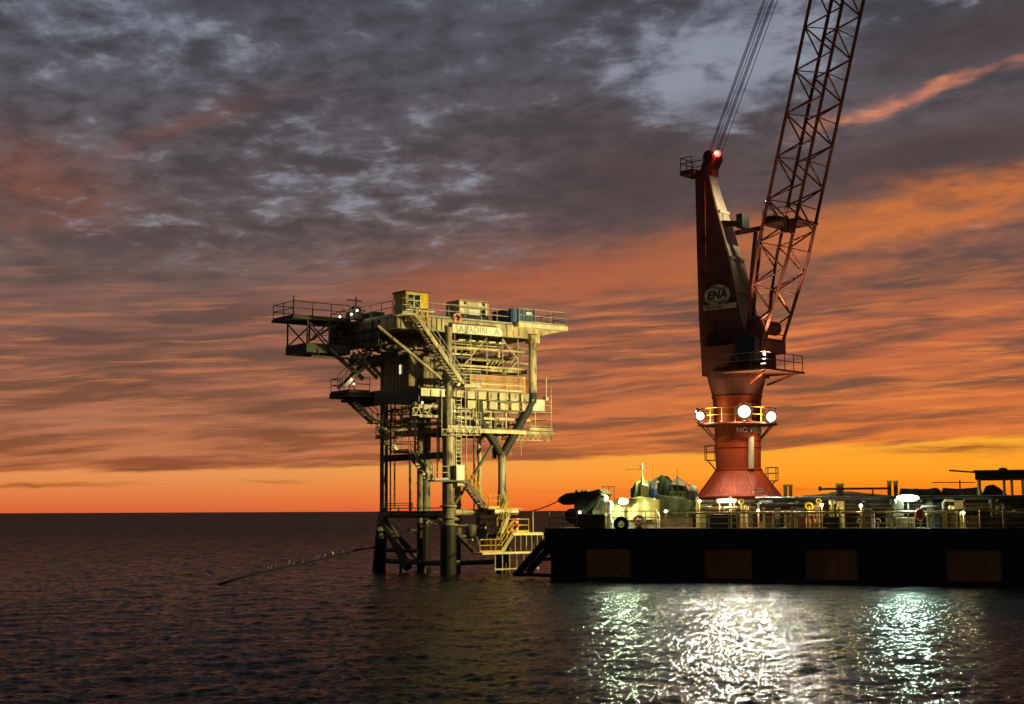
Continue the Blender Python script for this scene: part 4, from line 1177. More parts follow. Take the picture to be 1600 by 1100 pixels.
o = btag('mast', 'thin signal mast with crossbar above the green tarpaulins', 'mast')
c, t_ = bp(1004, 770, 6.6), bp(1004, 724, 6.6)
MB().tube((c.x, 6.6, ZD), (c.x, 6.6, t_.z - 1.0), .11, 10).tube((c.x, 6.6, t_.z - 1.0), (c.x, 6.6, t_.z), .04, 6).build('pole', M['cream'], o)
z = bp(1004, 733, 6.6).z; MB().tube((c.x - 1.2, 6.6, z), (c.x + .15, 6.6, z), .018, 6).build('crossbar', M['steel_dark'], o)
MB().tube((c.x - .2, 6.6, z + .25), (c.x + .2, 6.6, z - .15), .03, 6).build('antenna', M['steel_dark'], o)
o = btag('whip_aerial', 'bare whip aerial right of the signal mast', 'aerial')
c, t_ = bp(1058.5, 772, 6.0), bp(1058.5, 733, 6.0)
MB().tube((c.x, 6, ZD), (c.x, 6, t_.z - .6), .035, 6).tube((c.x, 6, t_.z - .6), (c.x, 6, t_.z), .02, 6).build('whip', M['steel_dark'], o)
o = btag('sunshade', 'small cream pointed canopy left of the crane cone', 'canopy')
p0, p1, p2 = bp(1052, 757, 8.0), bp(1057, 748, 8.0), bp(1075, 759, 8.0)
MB().add([(p0.x, 7.2, p0.z), (p2.x, 7.2, p2.z), (p2.x, 9, p2.z), (p0.x, 9, p0.z), (p1.x, 8.1, p1.z + .2)], [(0, 1, 4), (1, 2, 4), (2, 3, 4), (3, 0, 4)]).build('cloth', M['cream'], o)
for x in (p0.x + .05, p2.x - .05): MB().tube((x, 7.25, ZD), (x, 7.25, p0.z), .04, 6).tube((x, 8.9, ZD), (x, 8.9, p0.z), .04, 6).build('pole', M['steel_dark'], o)
o = btag('white_post', 'white capped post standing among the green tarpaulins', 'post')
for px, y0 in ((1007, 758),):
    c = bp(px, y0, 6.2); MB().lathe([(.22, ZD), (.22, c.z - .1), (.28, c.z - .1), (.2, c.z + .08), (.02, c.z + .14)], (c.x, 6.2, 0), 14).build('pipe', M['white'], o)
o = btag('white_locker', 'narrow white locker with raised lid beside the blue drum', 'locker')
c, c2 = bp(1017, 752, 5.9), bp(1026, 752, 5.9)
MB().box(c.x, 5.9, ZD, c2.x - .1, 6.5, c.z - .1).build('body', M['white'], o); MB().box(c.x - .05, 5.8, c.z - .097, c2.x, 6.6, c.z + .03).build('lid', M['white'], o)
o = btag('blue_drum', 'bright blue plastic drum among the green tarpaulins', 'drum')
c, t_ = bp(1022, 775, 5.4), bp(1022, 763, 5.4)
MB().lathe([(.2, t_.z - .9), (.24, t_.z - .87), (.24, t_.z - .6), (.26, t_.z - .58), (.24, t_.z - .56), (.24, t_.z - .05), (.2, t_.z)], (c.x, 5.4, 0), 16).build('shell', M['bluep'], o)
MB().box(c.x - .3, 5.1, ZD, c.x + .3, 5.7, t_.z - .903).build('stand', M['steel_dark'], o)
o = btag('yellow_trestle', 'low yellow pipe trestle on the green machinery left of the crane cone', 'trestle')
p, q = bp(1047, 769, 6.4), bp(1068, 778, 6.4); b = MB()
for x in (p.x, q.x):
    for v in (6.3, 7.1): b.tube((x, v, ZD + .2), (x, v, p.z), .05, 6)
b.bar((p.x, 6.3, p.z), (q.x, 6.3, p.z), .1, .14).bar((p.x, 7.1, p.z), (q.x, 7.1, p.z), .1, .14); b.build('pipework', M['green'], o)
o = btag('pipe_goalpost', 'empty rectangular pipe goalpost above the yellow tarpaulin', 'goalpost')
p, q = bp(941.5, 760.5, 5.6), bp(960, 776, 5.6); b = MB()
for f in (0, .55, 1): b.tube((p.x + (q.x - p.x) * f, 5.6, ZD), (p.x + (q.x - p.x) * f, 5.6, p.z), .03, 6)
b.tube((p.x, 5.6, p.z), (q.x, 5.6, p.z), .03, 6); b.build('pipework', M['steel_dark'], o)
o = btag('valve_block', 'dark grey valve block between sunshade and crane cone', 'equipment')
p, q = bp(1076, 762, 5.0), bp(1087, 790, 5.0)
MB().box(p.x, 5, ZD, q.x, 5.8, p.z - .2).build('body', M['steel_dark'], o); MB().ball(((p.x + q.x) / 2, 5.3, p.z - .1), .3, .3, .28).build('dome', M['mint'], o)

# tyre, reels and lifebuoys at the rail
o = btag('tyre_fender', 'black tyre hung on the rail under the deck lamp', 'tyre')
c = bp(971, 818, -.12); MB().torus((c.x, -.14, ZD + .28), (0, 1, 0), .36, .16, 22, 10).build('tyre', M['rubber'], o)
MB().path([(c.x, -.05, ZD + .75), (c.x, .05, ZD + 1.1)], .02, 6).build('lashing', M['rope'], o)
for px, lab in ((998, 'dark red hose reel standing by the rail below the tarpaulin'),):
    c = bp(px, 812, .6); o = tag(inframe(thing('hose_reel', lab, 'reel'), BF), lab, 'reel')
    m_ = M['pink'] if px == 998 else M['steel_dark']
    MB().torus((c.x, .5, ZD + .5), (0, 1, 0), .3, .08).torus((c.x, .8, ZD + .5), (0, 1, 0), .3, .06).build('flange', m_, o)
    b = MB()
    for k in range(6): b.bar((c.x, .5, ZD + .5), (c.x + .3 * math.cos(k * 1.047), .5, ZD + .5 + .3 * math.sin(k * 1.047)), .04, .04)
    b.build('spokes', m_, o); MB().box(c.x - .25, .45, ZD + .003, c.x + .25, .85, ZD + .12).build('stand', M['steel_dark'], o)
for px, z_, m_, lab in ((953, 803, 'mint', 'pale mint bottle-shaped valve below the short ventilator'), (971, 808, 'tarp_y', 'yellow float lying behind the black tyre'), (1029, 806, 'white', 'white hooked vent pipe at the end of the tarpaulin')):
    c = bp(px, z_, .8); o = btag('gooseneck_vent' if px == 1029 else 'float' if px == 971 else 'valve', lab, 'vent pipe' if px == 1029 else 'float' if px == 971 else 'valve')
    if px == 1029: MB().path([(c.x, .8, ZD), (c.x, .8, c.z), (c.x - .06, .8, c.z + .2), (c.x - .22, .8, c.z + .24), (c.x - .3, .8, c.z + .05)], .08, 8).build('pipe', M[m_], o)
    elif px == 971: MB().ball((c.x, .9, ZD + .4), .36, .3, .38).build('body', M[m_], o)
    else: MB().lathe([(.22, ZD), (.24, ZD + .5), (.1, ZD + .7), (.1, c.z), (.16, c.z + .05), (.02, c.z + .12)], (c.x, .8, 0), 12).build('body', M[m_], o)


# deck lamps
def deck_lamp(px, py, b, lens, label, energy, color, w, h):
    c = bp(px, py, b); o = btag('deck_floodlight', label, 'floodlight', 'floodlights on posts along the deck')
    MB().tube((c.x, b + .35, ZD), (c.x, b + .35, c.z + h * .5), .06, 8).build('post', M['steel_dark'], o)
    oval = lambda k: [(c.x + k * w / 2 * math.cos(q * math.pi / 14), b + .03, c.z + k * h / 2 * math.sin(q * math.pi / 14)) for q in range(28)]
    MB().prism(oval(1.12), (0, .26, 0)).build('housing', M['steel_dark'], o)
    MB().prism(oval(1.0), (0, -.027, 0)).build('lens', lens, o)
    lamp('lamp', 'POINT', (c.x, b - .3, c.z), energy, color, o, .12)
    return o


deck_lamp(974, 783.5, 1.5, M['warm_green_lens'], 'bright rectangular floodlight in front of the yellow tarpaulin', 330, (.9, 1, .66), .62, .34)
deck_lamp(1418, 778, 2.0, M['green_lens'], 'bright wide floodlight on the pipe rack at the right', 300, (.75, 1, .8), 1.3, .36)
o = btag('strip_light', 'horizontal fluorescent strip light under the crane cone', 'light')
p, q = bp(1121, 783.5, 2.4), bp(1149, 783.5, 2.4)
MB().tube((p.x, 2.4, p.z), (q.x, 2.4, p.z), .085, 10).build('tube', M['tube_lens'], o)
MB().box(p.x - .05, 2.45, p.z + .06, q.x + .05, 2.6, p.z + .16).build('housing', M['white'], o)
for x in (p.x + .1, q.x - .1): MB().tube((x, 2.55, ZD), (x, 2.55, p.z + .08), .04, 6).build('bracket', M['brail'], o)
lamp('lamp', 'POINT', ((p.x + q.x) / 2, 2.15, p.z), 160, (1, .88, .6), o, .3)
for i, (px, py, b, lab) in enumerate(((1093, 785, 1.9, 'small bare bulb left of the strip light'), (1185, 800, 1.2, 'small white bulb below the pipe rack, second bay'), (1284, 791, 1.6, 'tiny bulb under the black pipes by the middle bollards'), (1345, 792, 1.5, 'added fill bulb left of the thick white post'), (1505, 803, 1.3, 'added fill bulb under the wavy hose'), (1040, 801, 1.2, 'added fill bulb between the tarpaulin and the crane cone'))):  # last three bulbs are added to warm the deck clutter
    c = bp(px, py, b); o = btag('bulb_light', lab, 'light', 'bare bulbs along the deck')
    MB().tube((c.x, b, ZD), (c.x, b, c.z), .03, 6).build('post', M['brail'], o)
    MB().ball((c.x, b, c.z + .08), .1, .1, .1, 10, 8).build('bulb', M['warm_bulb'], o)
    lamp('lamp', 'POINT', (c.x, b - .2, c.z + .1), 85, (1, .76, .34), o, .08)

# clutter under the pipe rack
rnd = random.Random(5)
o = btag('faded_red_box', 'faded pinkish deck box below the black pipes', 'box')
p, q = bp(1235, 810, .9), bp(1259, 823, .9)
MB().box(p.x, .9, ZD, q.x, 1.6, p.z).build('body', M['pink'], o); MB().box(p.x - .04, .86, p.z + .003, q.x + .04, 1.64, p.z + .06).build('lid', M['pink'], o)
for px0, px1, py, b, m_, lab in ((1092, 1110, 788, 3.4, 'green', 'green pump housing left of the strip light'), (1103, 1150, 804, 1.0, 'black', 'low black skid below the strip light'), (1155, 1175, 788, 3.6, 'steel_dark', 'grey generator box right of the strip light'),
                                 (1195, 1206, 806, 1.0, 'module', 'narrow brown locker under the pipe rack'), (1267, 1277, 789, 2.2, 'steel', 'pale grey upright cabinet beside the yellow valve'), (1290, 1313, 808, .9, 'black', 'black drum-topped box near the middle bollards'),
                                 (1345, 1362, 805, 1.4, 'steel_dark', 'dark cabinet left of the thick white post'), (1400, 1428, 809, .8, 'cream', 'low cream bench under the wide floodlight'), (1453, 1470, 803, 1.2, 'blue', 'blue box right of the orange float'),
                                 (1484, 1500, 800, 1.0, 'module', 'brown valve cabinet under the wavy hose'), (1512, 1530, 806, 1.0, 'deck', 'rusty crate under the wavy hose'), (1555, 1590, 803, 1.1, 'deck', 'brown covered crate at the right edge')):
    p, q = bp(px0, py, b), bp(px1, py, b); o = btag('deck_box', lab, 'box')
    MB().box(p.x, b, ZD, q.x, b + .7, p.z - .06).build('body', M[m_], o)
    MB().box(p.x - .03, b - .04, p.z - .057, q.x + .03, b + .74, p.z).build('lid', M[m_], o)
    for f in (.15, .85): MB().box(p.x + (q.x - p.x) * f - .03, b - .03, ZD + .05, p.x + (q.x - p.x) * f + .03, b - .003, p.z - .1).build('strap', M['steel_dark'], o)
o = btag('thick_white_post', 'thick white goosenecked post at the rail, left of the wide floodlight', 'post')
p = bp(1364, 797, .5); MB().path([(p.x, .5, ZD), (p.x, .5, p.z - .1), (p.x - .1, .5, p.z), (p.x - .5, .5, p.z + .02)], .1, 10).build('pipe', M['white'], o)
o = btag('orange_float', 'round orange float hung on the rail right of the wide floodlight', 'float')
p = bp(1437, 802, .35); MB().ball((p.x, .3, p.z - .1), .32, .28, .38).build('body', M['buoy'], o); MB().tube((p.x, .3, p.z + .25), (p.x, .3, p.z + .4), .06, 8).build('eye', M['buoy'], o)
o = btag('yellow_valve', 'small yellow valve wheel under the black pipes', 'valve')
p = bp(1264, 791, 2.0); MB().torus((p.x, 2.0, p.z), (0, 1, .3), .22, .06).build('wheel', M['yellow'], o); MB().tube((p.x, 2.1, ZD), (p.x, 2.05, p.z), .07, 8).build('stem', M['yellow'], o)

# dark covered machines on the skyline and the canopy at the right
for pts, b, lab in (([(1405, 771), (1407, 763), (1425, 764), (1450, 764), (1461, 762), (1466, 765), (1470, 771)], 9.0, 'long dark covered machine right of the last bollards'), ([(1470, 771), (1473, 762), (1500, 764), (1520, 762), (1530, 760), (1534, 771)], 9.5, 'second dark covered machine, towards the canopy'),
                    ([(1535, 771), (1540, 760), (1552, 757), (1561, 762), (1572, 771)], 10.0, 'dark lumpy bundle under the canopy')):
    o = tag(inframe(thing('covered_machine', lab, 'machine', group='covered machines'), BF), lab, 'machine', 'covered machines')
    tarp('cloth', o, M['tarp_d'], bprof(pts, b), b, b + 2.5, ZD + .6, .05, px0)
    p, q = bp(pts[0][0] + 2, 770, b), bp(pts[-1][0] - 2, 770, b); MB().box(p.x, b + .2, ZD, q.x, b + 2.3, ZD + 1.0).build('bed', M['black'], o)
o = btag('canopy_shelter', 'flat roofed dark canopy on pale posts at the right end of the deck', 'shelter')
p, q = bp(1523, 737, 8.0), bp(1523, 749, 8.0); e = bp(1640, 740, 8.0)
MB().box(p.x, 8, q.z, e.x, 13, p.z).build('roof', M['tarp_d'], o)
MB().box(p.x - .1, 7.9, p.z + .003, e.x, 13.1, p.z + .1).build('roof_sheet', M['steel_dark'], o)
for i, px in enumerate((1530, 1569, 1581, 1598)): c = bp(px, 760, 8.2); MB().tube((c.x, 8.2, ZD), (c.x, 8.2, q.z - .003), .09 if i else .12, 10).build('post', M['cream'], o)
c0, c1 = bp(1483, 735, 8.1), bp(1524, 738, 8.1); MB().bar(c0, c1, .09, .11).build('jib', M['crane_dark'], o)
MB().ball(bp(1567, 734, 9), .3, .3, .15).build('roof_lump', M['tarp_d'], o)
o = btag('skyline_rail', 'thin rail on a post left of the canopy', 'rail')
p, q = bp(1457, 754, 9.0), bp(1524, 754, 9.0); MB().tube((p.x, 8.7, p.z), (q.x, 8.7, q.z), .035, 6).build('bar', M['crane_dark'], o); c = bp(1500, 754, 9); MB().tube((c.x, 8.7, ZD), (c.x, 8.7, c.z + .15), .05, 6).build('post', M['crane_dark'], o)
# pipes and lumps of stores seen over the rack
o = btag('stored_nets', 'pale heap of stored rope on the deck house roof behind the middle bollards', 'rope heap')
tarp('heap', o, M['module'], bprof([(1240, 777), (1262, 775), (1290, 770), (1300, 768), (1330, 769), (1385, 774)], 7.0), 7.0, 8.5, bp(1300, 779, 7).z, .12, 40)

# ------------------------------------------------------------------ deck crane
CB = Frame(15.84, 104.0, -42.0)      # u = way the boom points, v = across
CO = CB.o


def zc(py, px=1152):
    d = Frame.ray(px, py); return (EYE + d * (104.0 / d.y)).z


def build_crane():
    C = inframe(thing('deck_crane', 'tall red pedestal crane with raised lattice boom on the barge deck', 'crane'), CB)
    V = Vector; RD, DK, BM = M['crane_red'], M['crane_dark'], M['boom']
    prof = [(2.95, ZD), (2.95, zc(776)), (1.60, zc(735)), (1.56, zc(733)), (1.62, zc(664)), (1.66, zc(640)), (1.72, zc(620)), (1.95, zc(600)), (2.02, zc(594)), (2.02, zc(590))]
    ped = MB()
    for a, b in zip(prof[:7], prof[1:7]): ped.lathe([a, b], n=48)
    ped = ped.build('pedestal', RD, C)
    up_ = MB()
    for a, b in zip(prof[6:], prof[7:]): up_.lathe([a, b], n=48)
    up_.build('shaded_pedestal_top', DK, C)  # dark colour here stands in for shade on the pedestal top
    for py, rr, hh in ((735, 1.60, .1), (700, 1.60, .05), (690, 1.605, .04), (650, 1.65, .05), (622, 1.72, .12)): MB().lathe([(rr + .02, zc(py)), (rr + .06, zc(py) + .01), (rr + .06, zc(py) + hh), (rr + .02, zc(py) + hh + .01)], n=48).build('weld_band', RD, ped)
    for k in range(16):
        a = k * math.pi / 8 + .1; d0 = V((math.cos(a), math.sin(a), 0))
        MB().tube(d0 * 2.97 + V((0, 0, zc(776))), d0 * 1.62 + V((0, 0, zc(735))), .018, 6).build('weld_seam', RD, ped)
    ca = R(-90 + 42)  # bearing that faces the photographer, in the crane's own axes
    cam_dir = CB.loc(EYE); ca = math.atan2(cam_dir.y, cam_dir.x)
    # NO WELDING lettering wrapped round the pedestal
    me = text_mesh('NO WELDING', .50, .003, 1.0, .004); me.materials.clear(); me.materials.append(M['white'])
    x0 = min(v.co.x for v in me.vertices)
    for v in me.vertices:
        a = ca + (v.co.x - x0) / 1.65 - .03; r = 1.655 + v.co.z + .004
        v.co = V((r * math.cos(a), r * math.sin(a), zc(674) + v.co.y))
    letters(me, ped)
    for f, z in ((.55, 770), (.55, 766)):
        a = ca + f; r = 2.3
        s = V((-math.sin(a), math.cos(a), 0)); c = V((math.cos(a), math.sin(a), 0))
        rr = 2.95 - (zc(z) - zc(776)) * (1.35 / (zc(735) - zc(776)))
        MB().hexa([c * (rr - .03) + s * k + V((0, 0, zc(z) + h)) for k, h in ((-.4, 0), (.4, 0), (.4, .05), (-.4, .05))] + [c * (rr + .05) + s * k + V((0, 0, zc(z) + h)) for k, h in ((-.4, 0), (.4, 0), (.4, .05), (-.4, .05))]).build('nameplate', M['cream'], ped)
    a = ca + .55; MB().tube(V((1.68 * math.cos(a), 1.68 * math.sin(a), zc(733))), V((1.75 * math.cos(a), 1.75 * math.sin(a), zc(684))), .2, 10).build('riser_pipe', M['crane_cream'], ped)

    # floodlight gallery
    gz = zc(665); gal = MB().lathe([(1.68, gz), (2.75, gz), (2.75, gz + .12), (1.68, gz + .12)], n=40).build('gallery', DK, C)
    b = MB()
    for i in range(18):
        a = 2 * math.pi * i / 18; b.tube((2.68 * math.cos(a), 2.68 * math.sin(a), gz + .12), (2.68 * math.cos(a), 2.68 * math.sin(a), gz + 1.15), .03, 6)
    for h in (.65, 1.15): b.torus((0, 0, gz + h), (0, 0, 1), 2.68, .03, 36, 6)
    b.build('railing', M['yellow'], gal)
    b = MB()
    for i in range(8):
        a = 2 * math.pi * i / 8 + .3; b.tube((2.6 * math.cos(a), 2.6 * math.sin(a), gz), (1.66 * math.cos(a), 1.66 * math.sin(a), gz - 1.0), .05, 6)
    b.build('strut', DK, gal)
    # ladder on the gallery
    a = ca + .62
    b = MB(); c = V((math.cos(a), math.sin(a), 0)); s = V((-math.sin(a), math.cos(a), 0))
    for k in (-.2, .2): b.tube(c * 1.85 + s * k + V((0, 0, gz + .1)), c * 1.85 + s * k + V((0, 0, gz + 1.5)), .03, 6)
    for i in range(5): b.tube(c * 1.85 - s * .2 + V((0, 0, gz + .25 + i * .28)), c * 1.85 + s * .2 + V((0, 0, gz + .25 + i * .28)), .025, 6)
    b.build('ladder', M['yellow'], gal)
    # ladder platforms lower down
    for px0, px1, py, rail_h in ((1104, 1117, 720, 1.0), (1199, 1214, 752, .9)):
        Xc = CB.loc(EYE + Frame.ray((px0 + px1) / 2, py) * (104.0 / Frame.ray((px0 + px1) / 2, py).y))
        d = V((Xc.x, Xc.y, 0)).normalized(); s = V((-d.y, d.x, 0)); r = V((Xc.x, Xc.y, 0)).length
        pl = [d * (r + i) + s * j for i, j in ((-.35, -.4), (.35, -.4), (.35, .4), (-.35, .4))]
        lp = MB().prism([p + V((0, 0, Xc.z)) for p in pl], (0, 0, .06)).build('ladder_platform', DK, C)
        railing(lp, [p + V((0, 0, Xc.z + .06)) for p in (pl[0], pl[1], pl[2], pl[3])], h=rail_h, sp=.8, m=DK, toe=False)
        MB().tube(d * (r + .2) + V((0, 0, Xc.z)), d * (r - .4) + V((0, 0, Xc.z - .7)), .05, 6).build('strut', DK, lp)

    # floodlights on the gallery
    def flood(px, py, mname, wid, aim, energy, cone, label):
        d = Frame.ray(px, py)
        # meet the ring of the gallery rail
        best = None
        for k in range(9000, 11400):
            p = CB.loc(EYE + d * (k / 100) / d.y)
            e = abs(math.hypot(p.x, p.y) - 3.05)
            if best is None or e < best[0] - .02: best = (e, p)
        p = best[1]; n = CB.loc(V(aim)) - p; n.normalize(); s = n.cross(V((0, 0, 1))).normalized(); u = s.cross(n)
        fl = MB().tube(p - n * .5, p - n * .03, wid * .26, 18, wid * .54).build('floodlight', DK, C, label)
        ring = [p + s * (math.cos(q * math.pi / 8) * wid / 2) + u * (math.sin(q * math.pi / 8) * wid / 2) for q in range(16)]
        wp = CB.o + CB.U * p.x + CB.V * p.y + V((0, 0, p.z))
        MB().prism(ring, -n * .027).build('lens', lens_mat(wp, wid / 2, 11000.0 if mname == 'flood' else 5000.0), fl)
        MB().tube(p - n * .3 - u * wid / 2, V((p.x * .97, p.y * .97, gz + .1)), .06, 8).build('bracket', DK, fl)
        if cone < 145: lamp('flood_lamp', 'SPOT', p + n * .1, energy, (1, .82, .31), fl, .25, aim=p + n * 10, cone=cone, blend=.35)
        else: lamp('flood_lamp', 'POINT', p + n * .32, energy, (1, .78, .42), fl, .2)
    flood(1087, 647, 'flood_side', .85, (-3.0, 104.0, 13.0), 21000, 140, 'left floodlight aimed across at the platform')
    flood(1094, 650, 'flood', .75, (2.0, 70.0, 4.0), 250, 150, 'left floodlight facing the viewer')
    flood(1163, 643, 'flood', 1.1, (13.0, 60.0, 2.0), 700, 150, 'large central floodlight facing the viewer')
    flood(1205, 651, 'flood', .9, (24.0, 66.0, 3.0), 550, 150, 'right hand floodlight')

    # slewing house, mast
    zb = zc(590)
    MB().lathe([(2.06, zb), (2.06, zb + .35)], n=40).build('slew_ring', DK, C)
    rear = [(1097, 588), (1092, 500), (1089, 400), (1086, 276)]
    front = [(1106, 270), (1112, 300), (1120, 330), (1128, 362), (1138, 402), (1147, 455), (1156, 500), (1168, 540), (1172, 588)]
    hw = lambda py: 1.25 if py > 480 else 1.25 - (480 - py) / 220 * .75
    near = []
    for x, y in rear + front: near.append(CB.v(x, y, -hw(y)))
    far = [V((p.x, -p.y, p.z)) for p in near]
    n = len(near); mb = MB()
    mb.add(near, [tuple(range(n))]); mb.add(far, [tuple(range(n - 1, -1, -1))])
    for i in range(n):
        j = (i + 1) % n; mb.add([near[i], near[j], far[j], far[i]], [(0, 1, 2, 3)])
    mast = mb.build('mast', DK, C)
    fr = [i for i in range(4, 12)]
    for i in fr[:-1]:
        p, q = near[i], near[i + 1]; o_ = V((.02, 0, 0)); ins = V((0, .1, 0))
        MB().prism([p + o_ + ins, q + o_ + ins, V((q.x, -q.y, q.z)) + o_ - ins, V((p.x, -p.y, p.z)) + o_ - ins], (.03, 0, 0)).build('front_plate', M['crane_cream'], mast)
    for i in (6, 8, 9):
        p = near[i]; MB().box(p.x + .05, p.y + .12, p.z - .1, p.x + .2, -p.y - .12, p.z + .1).build('cross_stiffener', M['crane_cream'], mast)
    # side plate seams
    for py in (492, 536, 539):
        p, q = CB.v(1100, py, -1.25), CB.v(1146, py, -1.25)
        MB().box(p.x, -1.30, p.z, q.x, -1.253, p.z + .06).build('seam', DK, mast)
    for py in (300, 335, 370, 405, 435, 510, 560):
        k0 = min(rear, key=lambda q: abs(q[1] - py))[0] + 4; k1 = min(front, key=lambda q: abs(q[1] - py))[0] - 5
        p, q = CB.v(k0, py, -hw(py)), CB.v(k1, py, -hw(py))
        MB().box(p.x, -hw(py) - .035, p.z, q.x, -hw(py) - .003, p.z + .045).build('weld_rib', DK, mast)
    b = MB(); l0, l1 = CB.v(1097, 580, -1.3), CB.v(1093, 285, -.55)
    for k in (-.18, .18): b.tube(l0 + V((k + .35, -.12, 0)), l1 + V((k + .35, -.12, 0)), .028, 6)
    for i in range(40): c_ = l0.lerp(l1, i / 40); b.tube(c_ + V((.17, -.12, 0)), c_ + V((.53, -.12, 0)), .02, 6)
    b.build('ladder', M['crane_red'], mast)
    for px, py in ((1128, 555), (1110, 520)):
        p = CB.v(px, py, -1.25); MB().box(p.x - .35, -1.30, p.z - .6, p.x + .35, -1.253, p.z + .6).build('hatch', DK, mast)
    # logo
    c = CB.v(1120.5, 461, -1.25); A_, B_ = 1.08, .76; hz = hw(461)
    disc = MB().prism([(c.x + A_ * math.cos(k * math.pi / 20), -hz - .07, c.z + B_ * math.sin(k * math.pi / 20)) for k in range(40)], (0, .06, 0)).build('logo_disc', M['crane_cream'], C)
    me = text_mesh('ENA', .74, .003, 1.08, .035); me.materials.clear(); me.materials.append(M['black'])
    for v in me.vertices: v.co.x = v.co.x * 1.1 + v.co.y * .18
    letters(me, disc, (c.x, -hz - .075, c.z), (R(90), 0, 0))
    for sgn in (1, -1):
        MB().path([(c.x - .78 + 1.56 * k / 16, -hz - .08, c.z + sgn * .46 + .09 * math.sin(k / 16 * 6.28 + (0 if sgn > 0 else .6))) for k in range(17)], .03, 6).build('wave_line', M['black'], disc)
    p, q = CB.v(1100, 486, -1.25), CB.v(1152, 478, -1.25)
    st = MB().box(p.x, -1.31, p.z, q.x - .05, -1.253, p.z + .36).build('name_strip', M['crane_cream'], C)
    me = text_mesh('Habitat', .42, .003, 1.1, .008); me.materials.clear(); me.materials.append(M['crane_dark'])
    letters(me, st, ((p.x + q.x) / 2 - .55, -1.315, p.z + .2), (R(90), 0, 0))
    # mast head
    h0, h1 = CB.v(1098, 268, 0), CB.v(1118, 240, 0)
    MB().prism([CB.v(x, y, -.45) for x, y in ((1092, 272), (1098, 252), (1107, 240), (1116, 238), (1119, 246), (1112, 262), (1112, 274))], (0, .9, 0)).build('mast_head', DK, mast)
    sc = CB.v(1113, 246, 0)
    MB().tube((sc.x, -.6, sc.z), (sc.x, .6, sc.z), .42, 18).build('sheave', M['black'], mast)
    p = CB.v(1080, 276, 0)
    pf = MB().box(p.x - .45, -.8, p.z, p.x + .75, .8, p.z + .35).build('head_platform', DK, C)
    railing(pf, [(p.x + .6, -.75, p.z + .35), (p.x - .4, -.75, p.z + .35), (p.x - .4, .75, p.z + .35), (p.x + .6, .75, p.z + .35)], h=.95, sp=.9, m=DK, toe=False)
    bc = CB.v(1121, 240, -.3)
    be = MB().ball(bc, .24, .24, .24, 12, 8).build('beacon', M['red_lens'], C, 'glowing red warning beacon')
    MB().tube(bc - V((.15, 0, .45)), bc - V((0, 0, .2)), .06, 8).build('stem', DK, be)
    MB().ball(bc + V((.03, -.2, .02)), .1, .1, .09, 10, 8).build('bulb', emit('lit_beacon_bulb', (1, .75, .6), 20.0), be)
    lamp('beacon_lamp', 'POINT', bc + V((.1, -.35, 0)), 60, (1, .08, .02), be, .15)

    # machinery house, cab, gallery
    hs = MB().box(-1.5, -1.9, zb + .36, 2.1, 1.9, zc(545)).build('machinery_house', DK, C)
    MB().box(-1.6, -2.0, zc(545) + .003, 2.2, 2.0, zc(545) + .08).build('roof', DK, hs)
    cab = MB().box(1.4, -2.3, zc(573), 3.0, -.6, zc(533)).build('operator_cab', M['black'], C)
    MB().box(3.003, -2.2, zc(565), 3.02, -.7, zc(537)).build('front_window', M['glass'], cab)
    MB().box(1.5, -2.32, zc(562), 2.9, -2.303, zc(538)).build('side_window', M['glass'], cab)
    lp = CB.v(1195, 552, -2.4); MB().ball(lp, .1, .1, .15, 10, 8).build('cab_and_fill_light', M['warm_bulb'], cab)
    wk = MB().box(.4, -2.7, zc(587), 4.2, 2.2, zc(584)).build('walkway', DK, C)
    railing(wk, [(.5, -2.6, zc(584)), (4.1, -2.6, zc(584)), (4.1, 2.1, zc(584))], h=1.1, sp=1.2, m=DK, toe=False)
    for v in (-2.2, 1.6): MB().bar((3.8, v, zc(587)), (1.9, v * .6, zc(603)), .14, .14).build('strut', RD, wk)

    # boom
    F = CB.v(1194, 532, 0); T = CB.v(1308, 0, 0); d = (T - F).normalized()
    lat = V((0, 1, 0)); nn = lat.cross(d).normalized(); L = 52.0; W = 1.27
    def hn(s): return W * (.55 + .45 * min(1, s / 6)) if s < 6 else (W if s < 46 else W * (1 - .6 * (s - 46) / 6))
    def hl(s): return W if s < 46 else W * (1 - .4 * (s - 46) / 6)
    node = lambda s, i, j: F + d * s + lat * (i * hl(s)) + nn * (j * hn(s))
    boom = MB()
    boom.tube(node(0, -1, -1), node(0, 1, -1), .2, 10); boom.tube(node(0, -1, 1), node(0, 1, 1), .2, 10)
    boom = boom.build('boom', BM, C)
    for i in (-1, 1):
        for j in (-1, 1): MB().path([node(s, i, j) for s in (0, 3, 6, 20, 34, 46, L)], .12, 10).build('chord', BM, boom)
    unit = MB().tube((0, 0, 0), (0, 0, 1), 1, 8, cap=False).build('lattice_bar', BM, boom); unit_me = unit.data; first = [unit]
    def bar(p, q, r):
        o = first.pop() if first else bpy.data.objects.new('lattice_bar', unit_me)
        if o.name not in COL.objects: COL.objects.link(o)
        o.parent = boom; dd = q - p
        o.matrix_local = Matrix.Translation(p) @ dd.to_track_quat('Z', 'Y').to_matrix().to_4x4() @ Matrix.Diagonal((r, r, dd.length, 1))
    s = 0.6; st = 3.0
    while s + st < L:
        for (f0, f1) in (((-1, -1), (-1, 1)), ((1, -1), (1, 1)), ((-1, 1), (1, 1)), ((-1, -1), (1, -1))):
            bar(node(s, *f0), node(s + st / 2, *f1), .062); bar(node(s + st / 2, *f1), node(s + st, *f0), .062)
        bar(node(s, -1, -1), node(s, -1, 1), .04); bar(node(s, -1, 1), node(s, 1, 1), .04)
        s += st
    # boom foot blocks and lit winch between the chords
    MB().box(F.x - .9, -1.5, F.z - .9, F.x + .8, 1.5, F.z + .05).build('foot_bracket', BM, C)
